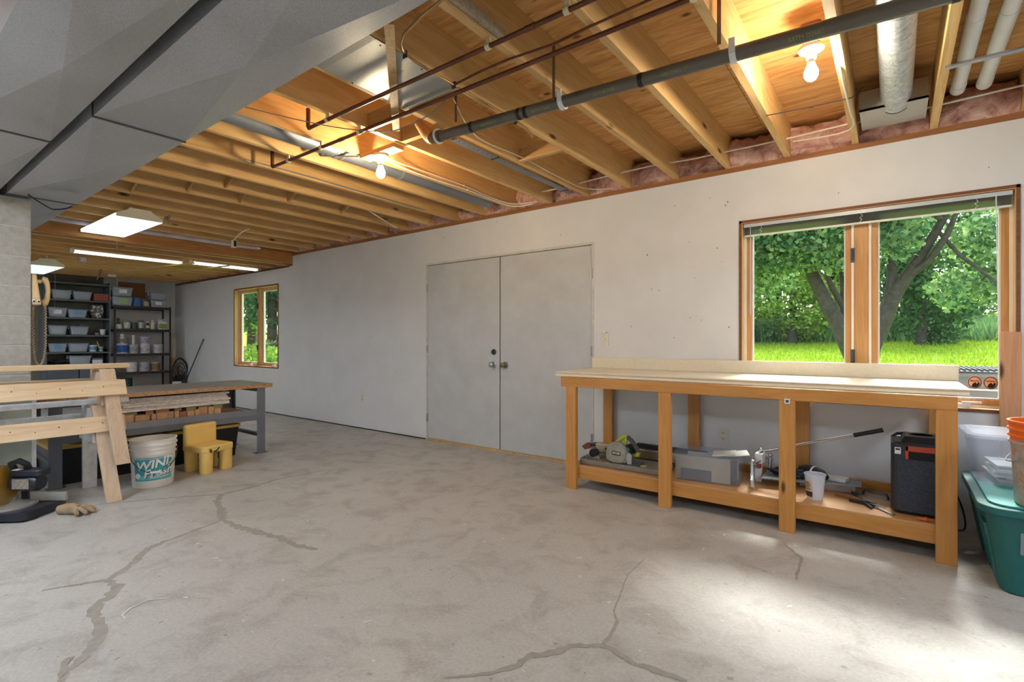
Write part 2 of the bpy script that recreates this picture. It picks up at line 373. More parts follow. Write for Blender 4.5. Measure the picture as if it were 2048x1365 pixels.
ribbon([(-2.59, 0.88), (-2.64, 0.82), (-2.62, 0.75), (-2.58, 0.71), (-2.54, 0.71)], [.004, .006, .006, .008, .004], .003, 77).build('scuff_mark', M['chalk'], floor)
for i in range(26):
    rnd = random.Random(500 + i); x, y = rnd.uniform(-3.2, -.3), rnd.uniform(.9, 3.2); a = rnd.uniform(0, pi); l = rnd.uniform(.01, .04)
    ribbon([(x, y), (x + l * cos(a), y + l * sin(a))], [.006, .012], .0006, i).build('paint_fleck', M['chalk'], floor)

W1 = (-.938, .587, .723, 2.063); W2 = (-9.17, -7.69, .72, 2.05); DR = (-4.372, -2.178, 0, 2.056)
wb = MB()
def wcol(x0, x1, z0, z1): wb.box(x0, x1, D, D + WT, z0, z1)
TOPN = 2.446; XB = -7.28
wcol(W1[1], XR + .1, 0, TOPN); wcol(W1[0], W1[1], 0, W1[2]); wcol(W1[0], W1[1], W1[3], TOPN); wcol(DR[1], W1[0], 0, TOPN); wcol(DR[0], DR[1], DR[3], TOPN); wcol(XB, DR[0], 0, TOPN)
wcol(W2[1], XB, 0, 2.30); wcol(W2[0], W2[1], 0, W2[2]); wcol(W2[0], W2[1], W2[3], 2.30); wcol(XL - .1, W2[0], 0, 2.30)
sbuild(wb, 'wall_back', M['wall'])
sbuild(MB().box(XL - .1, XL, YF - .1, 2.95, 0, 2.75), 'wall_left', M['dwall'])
sbuild(MB().box(XL - .1, XL + .012, 2.95, D + WT, 0, 2.75), 'wall_left_panel', M['wall'])
sbuild(MB().box(XR, XR + .1, YF, D, 0, 2.75), 'wall_right', M['wall'])
sbuild(MB().box(XL - .1, XR + .1, YF - .1, YF, 0, 2.75), 'wall_front', M['wall'])
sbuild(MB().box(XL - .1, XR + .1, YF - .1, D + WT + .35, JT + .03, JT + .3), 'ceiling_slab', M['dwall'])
sbuild(MB().box(XL - .1, XR + .1, D + WT - .03, D + WT, 2.30, JT + .03), 'trim_1', M['plate'])       # rim joist behind the batts
sbuild(MB().box(DR[1] - .0, W1[0] + 8, 0, 0, 0, 0) if False else MB().box(XL, DR[0], D - .004, D, 0, .012), 'baseboard_back', M['blackm'])
# small scars on the paint
scar = MB()
for i in range(60):
    rnd = random.Random(900 + i); x = rnd.choice([rnd.uniform(-7.6, -4.5), rnd.uniform(-2.0, -.95), rnd.uniform(-10.5, -9.3), rnd.uniform(-7.2, 0.9)]); z = rnd.uniform(1.1, 2.35) if x > -2.1 else rnd.uniform(.5, 2.2)
    if DR[0] - .05 < x < DR[1] + .05: z = rnd.uniform(2.12, 2.4)
    if W1[0] - .05 < x < W1[1] + .05: z = rnd.uniform(2.1, 2.4)
    if W2[0] - .05 < x < W2[1] + .05: continue
    s = rnd.uniform(.003, .008); scar.box(x, x + s, D - .0008, D, z, z + s * rnd.uniform(.6, 2))
o = scar.build('nail_holes', M['darksteel']); o['kind'] = 'structure'; o.name = 'wall_back_marks'

# block wall end (concrete blocks, cross wall left of the camera)
BX = -5.10; BY = .8475
bw = struct('wall_middle')
MB().box(BX - .194, BX - .004, YF, BY - .003, 0, 2.2).build('mortar_core', M['mortar'], bw)
course = .2165; bl = .433
bm_full = MB().box(-.197, 0, -bl + .008, 0, 0, course - .009).mesh('block'); bm_full.materials.append(M['block'])
bm_half = MB().box(-.197, 0, -bl / 2 + .008, 0, 0, course - .009).mesh('block'); bm_half.materials.append(M['block'])
z = 2.2065 - course * 11 + .2; zs = [2.208 - course * (i + 1) for i in range(10)]
for i, zz in enumerate(zs):
    y = BY
    if i % 2:
        link('block', bm_half, bw, .003, (BX, y, zz)); y -= bl / 2
    while y > -1.2:
        link('block', bm_full, bw, .003, (BX, y, zz)); y -= bl

# ---------------------------------------------------------------- ceiling: panels, joists, plates, batts
ceil = struct('ceiling')
y = YF; r = 0
while y < D + .1:
    x = XR + .1 - (1.22 if r % 2 else 0)
    if r % 2: MB().box(x + .0015, XR + .1, y + .0015, min(y + 1.2185, D + .12), JT, JT + .018).build('plywood_panel', M['ply'], ceil)
    while x > XL:
        x1 = x - 2.44; MB().box(max(x1, XL - .1) + .0015, x - .0015, y + .0015, min(y + 1.2185, D + .12), JT, JT + .018).build('plywood_panel', M['ply'], ceil); x = x1
    y += 1.22; r += 1
jm = MB().box(-.038, 0, 0, D + .1 - YF, 0, JH).mesh('joist'); jm.materials.append(M['joist'])
JX = [.220 - .4064 * k for k in range(-6, 19)]
JX = [x for x in JX if x > XB + .05]
for x in JX: link('joist', jm, ceil, 0, (x, YF, JB))
jf = MB().box(-.038, 0, 0, D + .1 - YF, 0, .235).mesh('joist'); jf.materials.append(M['joist'])
FX = [XB - .16 - .4064 * k for k in range(11)]
for x in FX:
    if x > XL + .04: link('joist', jf, ceil, 0, (x, YF, FB))
MB().box(XB - .09, XB, YF, D + .02, FB + .01, JT).build('beam', M['beam'], ceil, bevel=.003)
MB().box(XB, XR, D - .0, D + .14, TOPN, JB).build('sill_plate', M['plate'], ceil)
MB().box(XL, XB - .09, D, D + .14, 2.285, FB).build('sill_plate', M['plate'], ceil)
def batt(x0, x1, seed, z0=JB, z1=JT - .03, yb=D + .11, depth=.12):
    rnd = random.Random(seed); m = MB(); nx, nz = 9, 6; g = []
    for i in range(nx + 1):
        for j in range(nz + 1):
            u, v = i / nx, j / nz
            yy = yb - depth * (.55 + .45 * sin(pi * min(max(v, .08), .95))) + rnd.uniform(-.018, .018) - (.03 * sin(u * 6 + seed) * v)
            g.append((x0 + (x1 - x0) * u, yy, z0 + (z1 - z0) * v + (rnd.uniform(-.015, .015) if 0 < j else 0)))
    back = [(p[0], yb, p[2]) for p in g]; N = len(g); fs = []
    for i in range(nx):
        for j in range(nz):
            a, b, c, d = i * (nz + 1) + j, (i + 1) * (nz + 1) + j, (i + 1) * (nz + 1) + j + 1, i * (nz + 1) + j + 1
            fs += [(a, b, c, d), (N + a, N + d, N + c, N + b)]
    for i in range(nx):
        for j in (0, nz): a, b = i * (nz + 1) + j, (i + 1) * (nz + 1) + j; fs.append((a, b, N + b, N + a))
    for j in range(nz):
        for i in (0, nx): a, b = i * (nz + 1) + j, i * (nz + 1) + j + 1; fs.append((a, b, N + b, N + a))
    m.add(g + back, fs); m.build('insulation_batt', M['insul'], ceil, smooth=60)
for i, x in enumerate(JX):
    if x < 1.1: batt(x - .4064 + .002, x - .04, i, z1=JT - (.03 if i % 3 else .06), depth=.11 + .03 * (i % 3))
for i, x in enumerate(FX[:-1]): batt(x - .4064 + .002, x - .04, 100 + i, FB, FB + .17, depth=.10)
# cross bridging, blocking and nailers between the joists
for x, yy in ((-4.252, 2.05), (-4.252, 2.62), (-4.252, 3.2), (-4.658, 1.9), (-4.658, 2.35), (-5.065, 1.6)):
    for s in (1, -1):
        m = MB().bar((x - .038 - (0 if s > 0 else .368), yy + .03 * s, JB + .03), (x - .038 - (.368 if s > 0 else 0), yy + .03 * s, JT - .03), .02, .06, up=(0, 0, 1)); m.build('bridging', M['gray_wood'] if s > 0 else M['blocking'], ceil)
for x, yy, zz in ((-2.625, 2.25, JB), (-2.219, 3.02, JB), (-2.625, 1.98, JB)):
    MB().box(x + .002, x + .366, yy, yy + .038, zz - .002, zz + .09).build('blocking', M['blocking'], ceil)
MB().box(-1.84 + .0, -1.80, 1.0, 1.62, JB + .01, JB + .045).build('nailer', M['joist'], ceil)
for x in (-.996, -1.402): MB().box(x, x + .022, 1.05, 1.78, JB + .012, JB + .055).build('nailer', M['gray_wood'], ceil)
MB().box(XB + .004, -7.137, 1.15, 3.3, 2.585, 2.60).build('foam_panel', mat('lilac_foam', '#cfcbd6', .8, var=.12, scale=6), ceil)
# framed hatch on the far wall above the shelving
MB().box(XL + .012, XL + .03, 3.17, 3.60, 1.98, 2.28).build('wood_hatch', M['plate'], ceil)

# ---------------------------------------------------------------- door pair
fr = struct('trim_2')
for x0, x1, z0, z1 in ((DR[0], DR[0] + .022, 0, DR[3]), (DR[1] - .022, DR[1], 0, DR[3]), (DR[0] + .022, DR[1] - .022, DR[3] - .022, DR[3])):
    MB().box(x0, x1, D - .006, D + WT, z0, z1).build('door_jamb', M['dtrim'], fr, bevel=.003)
MB().box(DR[0] + .022, DR[1] - .022, D - .01, D + WT, 0, .018).build('threshold', M['lathx'], fr)
MB().box(DR[0] + .02, DR[1] - .02, D + .08, D + WT - .01, .02, DR[3] - .022).build('outer_stop', M['blackm'], fr)
def leaf(name, x0, x1, hx, kx, dead):
    d = struct(name, (0, 0, 0)); b = MB().box(x0, x1, D + .006, D + .05, .02, DR[3] - .027).build('door_leaf', M['door'], d, bevel=.002)
    for zz in (1.77, 1.06, .26):
        h = MB().cyl((hx, D - .004, zz - .045), .007, .09, 8).box(hx - .018, hx + .018, D - .002, D + .003, zz - .045, zz + .045); h.build('hinge', M['steel'], d, smooth=40)
    k = MB().lathe([(.0, 0), (.033, 0), (.033, -.006), (.018, -.012), (.013, -.03), (.022, -.036), (.028, -.05), (.026, -.062), (.012, -.07), (0, -.07)], 18, (kx, D + .006, .905), axis='Y')
    k.build('door_knob', M['steel'] if dead else M['strap'], d, smooth=40)
    if dead:
        MB().lathe([(0, 0), (.03, 0), (.03, -.01), (.024, -.016), (0, -.016)], 18, (kx, D + .006, 1.038), axis='Y').box(kx - .004, kx + .004, D - .026, D - .01, 1.018, 1.058).build('deadbolt', M['darksteel'], d, smooth=40)
    return d
leaf('door_1', -4.348, -3.281, -4.356, -3.352, True); leaf('door_2', -3.266, -2.202, -2.194, -3.200, False)

# ---------------------------------------------------------------- windows
def window(name, W, wood_m, trim_m, stained):
    x0, x1, z0, z1 = W; w = struct(name); e = .03; ya, yb = D - .003, D + WT
    t = .02
    MB().box(x0, x0 + t, ya, yb, z0, z1).build('jamb', wood_m, w); MB().box(x1 - t, x1, ya, yb, z0, z1).build('jamb', wood_m, w)
    MB().box(x0 + t, x1 - t, ya, yb, z1 - t, z1).build('head', wood_m, w); MB().box(x0 + t, x1 - t, ya, yb, z0, z0 + t).build('sill', wood_m, w)
    c = .016                                               # dark raw edge around the opening
    MB().box(x0 - .002, x0 + c, D - .008, D - .003, z0, z1).build('edge_strip', trim_m, w); MB().box(x1 - c, x1 + .002, D - .008, D - .003, z0, z1).build('edge_strip', trim_m, w)
    MB().box(x0 - .002, x1 + .002, D - .008, D - .003, z1 - c, z1 + .002).build('edge_strip', trim_m, w); MB().box(x0 - .002, x1 + .002, D - .008, D - .003, z0 - .002, z0 + c).build('edge_strip', trim_m, w)
    xm = (x0 + x1) / 2 - (0 if not stained else .0); mw = .042
    MB().box(xm - mw, xm + mw, D + .07, yb, z0 + t, z1 - t).build('mullion', M['pined'] if stained else wood_m, w, bevel=.003)
    for (a, b, s) in ((x0 + t, xm - mw, 1), (xm + mw, x1 - t, -1)):
        # stop, then sash frame
        st = MB(); q = .014
        for p in ((a, a + q, z0 + t, z1 - t), (b - q, b, z0 + t, z1 - t), (a, b, z1 - t - q, z1 - t), (a, b, z0 + t, z0 + t + q)): st.box(p[0], p[1], D + .062, D + .084, p[2], p[3])
        st.build('sash_stop', M['pinew'] if stained else wood_m, w)
        sa = bpy.data.objects.new('sash', None); col.objects.link(sa); sa.parent = w
        f = .042; ax, bx, az, bz = a + q * .6, b - q * .6, z0 + t + q * .6, z1 - t - q * .6; y0_, y1_ = D + .086, D + .125
        for p in ((ax, ax + f, az, bz), (bx - f, bx, az, bz), (ax + f, bx - f, bz - f, bz), (ax + f, bx - f, az, az + f)):
            MB().box(p[0], p[1], y0_, y1_, p[2], p[3]).build('sash_rail', M['pined'] if stained else wood_m, sa, bevel=.003)
        bead = MB(); q2 = .008
        for p in ((ax + f, ax + f + q2, az + f, bz - f), (bx - f - q2, bx - f, az + f, bz - f), (ax + f, bx - f, bz - f - q2, bz - f), (ax + f, bx - f, az + f, az + f + q2)): bead.box(p[0], p[1], y0_ + .008, y1_ - .004, p[2], p[3])
        bead.build('glazing_bead', M['whitep'], sa)
        MB().box(ax + f, bx - f, D + .105, D + .109, az + f, bz - f).build('pane', M['glass'], sa)
        lx = bx - f / 2 if s > 0 else ax + f / 2
        for zz in ((z0 + (z1 - z0) * .24), (z0 + (z1 - z0) * .76)):
            if s > 0: MB().box(lx + .01, lx + .035, D + .060, D + .074, zz - .05, zz + .05).bar((lx + .022, D + .058, zz - .03), (lx + .022, D + .045, zz + .04), .014, .01).build('latch', M['darksteel'], w, bevel=.002)
        kx = (a + b) / 2 + .12
        MB().box(kx - .04, kx + .04, D + .04, D + .075, z0 + t, z0 + t + .025).bar((kx, D + .045, z0 + t + .03), (kx + .09, D + .03, z0 + t + .035), .014, .012).build('crank', M['whitep'], w, bevel=.002)
    return w
window('window_1', W1, M['pine'], M['edge'], True)
window('window_2', W2, M['pine'], M['edge'], False)

# ---------------------------------------------------------------- outside: lawn, trees, cooling unit
def gz(x, y): return -.12 + max(0, y - 5) * .058 + .05 * sin(x * .3) * min(1, max(0, (y - 8) / 10)) + max(0, -x - 9) * .02 * min(1, max(0, (y - 5) / 6))
def lawnmat():
    q = NT('lawn'); v = q.coords(); a = q.noise(v, .5, 4); b = q.noise(v, 14, 4, .7)
    base = q.ramp(b, [(.3, H('#6f8f26')), (.7, H('#9fb840'))]); base = q.mix(q.ramp(a, [(.35, (0, 0, 0)), (.65, (.7, .7, .7))]), base, H('#8dab36')); q.l(base, q.b.inputs['Base Color']); q.bump(b, .7, .05); return q.set(.9, 0, .1)
g = MB(); NX, NY = 60, 50
for i in range(NX + 1):
    for j in range(NY + 1):
        x = -60 + 100 * i / NX; y = D + WT + (90 * (j / NY) ** 1.6); g.v.append((x, y, gz(x, y) - .02))
g.f = [(i * (NY + 1) + j, (i + 1) * (NY + 1) + j, (i + 1) * (NY + 1) + j + 1, i * (NY + 1) + j + 1) for i in range(NX) for j in range(NY)]
lawn_o = g.build('lawn', lawnmat(), smooth=80); lawn_o['kind'] = 'structure'
LM = {'maple': leafmat('maple_leaf', '#3a6650', '#9dba88', .45), 'dark': leafmat('dark_leaf', '#2a4d33', '#577a4c', .4), 'lime': leafmat('lime_leaf', '#5d8038', '#a3bd62', .5), 'grass': leafmat('grass_blade', '#76942e', '#a9bf48', .4), 'weed': leafmat('weed_blade', '#56805c', '#8fb07c', .45), 'spruce': leafmat('spruce_needle', '#3a5c44', '#6d8f6a', .4)}
bark = mat('bark', '#453f39', .9, var=.45, scale=14, bump=1.0, bscale=30)
LEAF = [(0, 0), (.32, -.12), (.5, .12), (.34, .3), (.42, .62), (.2, .6), (0, 1), (-.2, .6), (-.42, .62), (-.34, .3), (-.5, .12), (-.32, -.12)]
OVAL = [(0, 0), (.3, .35), (.22, .75), (0, 1), (-.22, .75), (-.3, .35)]
def leaf_at(m, p, s, rnd, shape):
    n = Vector((rnd.gauss(0, .55), rnd.gauss(0, .55) - .25, rnd.gauss(.5, .5)));
    if n.length < .01: n = Vector((0, 0, 1))
    n.normalize(); a = n.cross(Vector((rnd.uniform(-1, 1), rnd.uniform(-1, 1), rnd.uniform(-1, 1)))); a.normalize(); b = n.cross(a); n0 = len(m.v)
    for (x, y) in shape: m.v.append(tuple(Vector(p) + a * x * s + b * (y - .3) * s + n * (abs(x) * -.12 * s)))
    m.f.append(tuple(range(n0, n0 + len(shape))))
def raw(m, name, mt, parent=None):
    me = bpy.data.meshes.new(name); me.from_pydata(m.v, [], m.f); me.materials.append(mt); return link(name, me, parent)
def crown(name, blobs, count, size, mt, parent, seed, shape):
    rnd = random.Random(seed); m = MB(); tot = sum(b[3] * b[4] * b[5] for b in blobs)
    for b in blobs:
        for _ in range(int(count * b[3] * b[4] * b[5] / tot) + 1):
            d = Vector((rnd.gauss(0, 1), rnd.gauss(0, 1), rnd.gauss(0, 1))).normalized() * (rnd.random() ** .45)
            leaf_at(m, (b[0] + d.x * b[3], b[1] + d.y * b[4], b[2] + d.z * b[5]), size * rnd.uniform(.7, 1.3), rnd, shape)
    o = raw(m, name, mt, parent); o['kind'] = 'stuff'; return o
# the forked maple outside the big window
TX, TY = -.463, 11.5; tz = gz(TX, TY)
mp = thing('maple_tree', 'forked maple tree with dark trunk standing nearest behind the wide window', 'tree', (TX, TY, tz))
def tb(pts, rs): return MB().tube([(x - TX, y - TY, z_ - tz) for x, y, z_ in pts], rs, 10)
t1 = tb([(-.46, 11.5, tz - .1), (-.50, 11.5, .7), (-.66, 11.5, 1.08), (-.85, 11.45, 1.5), (-1.02, 11.4, 1.85), (-1.2, 11.35, 2.3), (-1.30, 11.3, 2.6), (-1.6, 11.0, 3.5), (-2.0, 10.7, 4.4)], [.30, .21, .19, .15, .135, .12, .11, .07, .03]); t1.build('trunk', bark, mp, smooth=60)
tb([(-.46, 11.5, .6), (-.34, 11.5, 1.05), (-.22, 11.5, 1.36), (-.1, 11.5, 1.68), (.02, 11.5, 1.99), (.16, 11.5, 2.25), (.44, 11.5, 2.76), (.68, 11.5, 3.25), (1.1, 11.4, 4.2), (1.4, 11.3, 5.2)], [.24, .17, .16, .145, .12, .11, .085, .065, .045, .02]).build('trunk', bark, mp, smooth=60)
for P_, R_ in (([(-.62, 11.5, .98), (-.72, 11.55, 1.5), (-.74, 11.6, 2.2), (-.80, 11.6, 2.8), (-.7, 11.7, 4.0), (-.5, 11.8, 5.4)], [.12, .10, .085, .07, .05, .02]),
               ([(-.74, 11.58, 1.75), (-.9, 11.45, 2.1), (-1.0, 11.3, 2.35), (-1.05, 11.1, 2.9)], [.06, .055, .05, .02]),
               ([(-.10, 11.5, 1.72), (-.03, 11.55, 2.2), (-.03, 11.6, 2.7), (.05, 11.7, 3.6), (.1, 11.7, 4.8)], [.10, .085, .075, .05, .02]),
               ([(.2, 11.48, 2.3), (.5, 11.4, 2.55), (.72, 11.3, 2.95), (.95, 11.2, 3.6)], [.07, .06, .05, .02]),
               ([(.6, 11.5, 3.1), (.9, 11.4, 2.6), (1.25, 11.3, 2.2), (1.6, 11.2, 1.75), (1.8, 11.15, 1.6)], [.035, .03, .025, .018, .008]),
               ([(.68, 11.5, 3.25), (.35, 11.2, 3.5), (.1, 11.0, 3.9)], [.05, .04, .02]),
               ([(-1.35, 11.25, 2.7), (-1.9, 10.9, 2.9), (-2.6, 10.6, 3.1)], [.06, .045, .02])):
    tb(P_, R_).build('branch', bark, mp, smooth=60)
blobs = [(-1.9, 10.9, 3.2, .95, .9, .8), (-1.2, 10.6, 3.3, .75, .7, .75), (-2.6, 10.8, 2.9, .7, .7, .75), (-2.2, 11.6, 2.5, .7, .6, .5), (-1.25, 10.9, 2.75, .5, .4, .35), (-.6, 11.0, 3.5, .7, .7, .8), (.0, 11.0, 3.3, .55, .6, .6), (.05, 11.0, 2.85, .4, .4, .35),
         (.75, 11.6, 4.0, .6, .5, .4), (1.3, 11.8, 2.9, .6, .6, .55), (1.7, 11.7, 2.2, .55, .5, .5), (1.0, 12.0, 2.1, .6, .5, .45), (-.3, 11.2, 4.8, 1.6, 1.4, 1.0), (-1.8, 11.2, 4.6, 1.3, 1.2, .9), (1.0, 11.4, 5.0, .7, .8, .6), (1.8, 11.2, 1.55, .22, .2, .12), (-3.3, 11.2, 3.6, .8, .8, .9), (-.2, 11.6, 6.0, 1.5, 1.3, .7), (-.75, 10.95, 2.55, .35, .3, .25)]
crown('crown', [(b[0] - TX, b[1] - TY, b[2] - tz) + b[3:] for b in blobs], 34000, .088, LM['maple'], mp, 3, LEAF)
def tree(label, x, y, h, r, kind, seed, name='tree', zb=.8, n=2600, size=.30, shape=OVAL, grp='trees beyond the lawn', z0=.25):
    b = gz(x, y); t = thing(name, label, 'tree', (x, y, b), 0, grp); rnd = random.Random(seed)
    MB().tube([(0, 0, -.1), (.06, 0, h * .3), (-.05, .05, h * .6), (0, 0, h * .9)], [r * .09, r * .07, r * .045, .02], 8).build('trunk', bark, t, smooth=60)
    B = []
    for i in range(16):
        f = (i + .5) / 16; zz = h * (z0 + (1 - z0) * f); rr = r * (sin(pi * min(1, f * .85 + .15))) ** .7; a = rnd.uniform(0, 2 * pi); q = rr * rnd.uniform(.2, .62)
        B.append((cos(a) * q, sin(a) * q, zz, rr * .55, rr * .55, h * .11))
    crown('crown', B, n, size, LM[kind], t, seed, shape); return t
TR = [(-8.5, 29, 9, 3.6, 'lime', 'pale green leafy tree left in the big window view'), (-5.2, 31, 11, 3.8, 'dark', 'dark green tree behind the maple trunk at left'), (-2.4, 30, 9.5, 3.4, 'lime', 'sunlit lime tree seen between the maple stems'), (.6, 34, 12, 4.0, 'dark', 'tall dark tree behind the right maple stem'), (3.6, 40, 11, 4.2, 'maple', 'blue green tree at the right of the meadow'),
      (7.5, 44, 12, 4.6, 'dark', 'dark tree past the right edge of the meadow'), (-12.5, 31, 11, 4.0, 'dark', 'dark tree far left beyond the lawn'), (-17, 30, 10, 4.2, 'lime', 'pale tree farther left beyond the lawn'), (12.5, 42, 12, 4.8, 'maple', 'green tree farthest right beyond the lawn'),
      (.8, 24, 5.0, 2.0, 'dark', 'drooping dark bush tree right of the maple on the lawn'), (-6.8, 24.5, 5.0, 2.4, 'lime', 'low sunlit tree at the left lawn edge'), (-3.6, 25.5, 4.2, 2.2, 'lime', 'low bushy tree behind the maple trunk')]
for i, (x, y, h, r, k, lb) in enumerate(TR): tree(lb, x, y, h, r, k, 40 + i, n=5200 if h > 6 else 4000, size=.25 if h > 6 else .18, z0=.02)
for i, (x, y, h, r) in enumerate(((-9, 27.5, 1.6, 1.2), (-7.2, 27, 1.5, 1.1), (-5.2, 27.6, 1.7, 1.3), (-3.2, 28, 1.4, 1.1), (-1.4, 28.5, 1.5, 1.2), (.4, 27.5, 1.5, 1.3), (-4.4, 26.6, 1.1, .9), (-8, 26.4, 1.0, .9))):
    b = gz(x, y); s = thing('shrub', ['dark shrub at the far lawn edge, %s from the left' % w for w in ('first', 'second', 'fourth', 'sixth', 'seventh', 'eighth', 'fifth', 'third')][i], 'shrub', (x, y, b), 0, 'shrubs along the lawn edge')
    crown('foliage', [(0, 0, h * .45, r, r, h * .5)], 900, .17, LM['dark' if i % 2 else 'weed'], s, 70 + i, OVAL)
for i, (x, y, h, r, k, lb) in enumerate(((-22, 11.5, 9, 2.6, 'spruce', 'dark spruce filling the left pane of the small window'), (-26, 15, 11, 3.0, 'dark', 'dark tree behind the spruce past the small window'), (-20.5, 13.5, 8, 2.4, 'spruce', 'spruce with bare lower boughs in the small window'), (-30, 14.5, 10, 3.4, 'lime', 'pale tree deepest in the small window view'), (-17.5, 16, 9, 2.8, 'dark', 'dark tree right of the spruces'))):
    tree(lb, x, y, h, r, k, 90 + i, name='spruce_tree' if k == 'spruce' else 'tree', n=3200, size=.26, grp='trees past the small window', z0=.12)
for i, (x, y) in enumerate(((-16.5, 8.6), (-18.5, 9.4), (-20, 10.6), (-23, 12.8))):
    b = gz(x, y); s = thing('shrub', 'bright green undergrowth past the small window, clump %s' % ('nearest', 'second nearest', 'third nearest', 'farthest')[i], 'shrub', (x, y, b), 0, 'undergrowth past the small window')
    crown('foliage', [(0, 0, .35, 1.1, 1.1, .45)], 900, .14, LM['lime'], s, 170 + i, OVAL)
lg = thing('fallen_log', 'weathered bare branch slanting across the undergrowth by the small window', 'branch', (-18, 9.6, gz(-18, 9.6) + .5)); MB().tube([(-1.6, -.5, -.05), (0, 0, .25), (1.8, .5, .42)], [.06, .08, .05], 8).build('bough', bark, lg, smooth=60); MB().tube([(0, 0, .25), (.1, .05, 1.0)], [.04, .015], 6).build('twig', bark, lg)
def blades(name, label, n, area, h, mt, seed, w=.012):
    rnd = random.Random(seed); m = MB()
    for _ in range(n):
        x, y = area(rnd); b = gz(x, y); hh = h * rnd.uniform(.5, 1.2); a = rnd.uniform(0, pi); lx, ly = rnd.gauss(0, .3) * hh, rnd.gauss(0, .3) * hh; dx, dy = cos(a) * w, sin(a) * w; n0 = len(m.v)
        m.v += [(x - dx, y - dy, b - .02), (x + dx, y + dy, b - .02), (x + lx, y + ly, b + hh)]; m.f.append((n0, n0 + 1, n0 + 2))
    o = raw(m, name, mt); o['kind'] = 'stuff'; tag(o, label, 'grass')
blades('lawn_grass', 'short bright green lawn grass outside the wide window', 60000, lambda r: (r.uniform(-13, 9), 6 + 22 * r.random() ** .8), .10, LM['grass'], 5, .018)
blades('meadow_grass', 'tall blue green meadow grass at the far edge of the lawn', 22000, lambda r: (r.uniform(-12, 12), r.uniform(26, 34) if r.random() < .6 else r.uniform(27, 48)), .75, LM['weed'], 6, .05)

# grey outdoor cooling unit beside the window
ac = thing('cooling_unit', 'grey louvred outdoor cooling unit standing outside the right pane', 'air conditioner', (.66, 5.1, gz(.5, 5)))
hz = 1.09; gm = mat('grey_enamel', '#73777d', .5, .1, .06); gd = mat('grey_enamel_dark', '#4a4e55', .5, .2, .06)
MB().rrect(-.46, .46, -.36, .36, 0, hz - .07, .05).build('cabinet', gm, ac, smooth=40); MB().rrect(-.475, .475, -.375, .375, hz - .07, hz - .045, .055).build('top_rim', gm, ac, smooth=40)
MB().rrect(-.46, .46, -.36, .36, hz - .045, hz - .03, .05).build('top_well', gd, ac)
for k in range(30):
    x = -.44 + .88 * k / 29; MB().box(x - .006, x + .006, -.33, .33, hz - .03, hz - .015).build('grille_bar', gd, ac)
MB().box(.0, .46, -.1, .34, hz - .012, hz).build('top_lid', gd, ac)
for k in range(26):
    x = -.42 + .84 * k / 25; MB().box(x - .010, x + .010, -.372, -.36, .08, hz - .24).build('louvre', gd, ac)
MB().box(-.44, .44, -.37, -.36, hz - .16, hz - .15).build('panel_seam', M['whitep'], ac)
# ---------------------------------------------------------------- ducts
def duct(label, y0, y1, seams, z0=2.21, z1=2.462):
    d = thing('sheet_metal_duct', label, 'duct', (0, 0, 0), 0, 'rectangular ducts under the joists')
    for a, b in zip(seams[:-1], seams[1:]):
        m = MB(); c = ((a + b) / 2, (y0 + y1) / 2, z0 - .038)
        m.add([(a, y0, z0), (b, y0, z0), (b, y1, z0), (a, y1, z0), c], [(0, 1, 4), (1, 2, 4), (2, 3, 4), (3, 0, 4)]); raw(m, 'cross_broken_panel', M['galv'], d)
        s = MB().add([(a, y0, z0), (b, y0, z0), (b, y1, z0), (a, y1, z0), (a, y0, z1), (b, y0, z1), (b, y1, z1), (a, y1, z1)], [(0, 1, 5, 4), (2, 3, 7, 6), (4, 5, 6, 7)]); raw(s, 'duct_side', M['galv'], d)
    for a in seams[1:-1]:
        f = MB()
        f.box(a - .007, a + .007, y0 - .004, y1 + .004, z0 - .006, z0 + .001); f.box(a - .007, a + .007, y1, y1 + .005, z0, z1); f.box(a - .007, a + .007, y0 - .005, y0, z0, z1); f.build('drive_cleat', M['seam'], d)
    for a in (seams[0], seams[-1]): MB().box(a - .002, a + .002, y0, y1, z0, z1).build('end_cap', M['galv'], d)
    return d
duct('broad galvanised duct nearer the joists with X-creased panels', .713, 1.098, [XR - .1, 1.35, -.85, -3.0, -5.06, -7.0])
duct('galvanised duct along the top left corner beside the dark gap', .33, .668, [XR - .1, .8, -1.38, -3.57, -5.76, -7.0])
pan = thing('joist_pan', 'shiny sheet metal return pan nailed under two joists', 'metal panel', (-2.02, 1.45, JB - .002))
m = MB(); n = 8
for i in range(n + 1):
    for x in (-.205, .205): m.v.append((x, -.55 + 1.03 * i / n, -.003 * sin(i * 1.9) - .001))
m.f = [(2 * i, 2 * i + 1, 2 * i + 3, 2 * i + 2) for i in range(n)]; raw(m, 'pan_sheet', M['galv2'], pan)
MB().box(-.205, .205, .47, .484, -.012, .0).build('folded_end', M['galv2'], pan)
for i in range(8): MB().sphere((-.19 if i % 2 else .19, -.5 + .125 * i, -.009), .004, 6, 4).build('nail', M['darksteel'], pan)

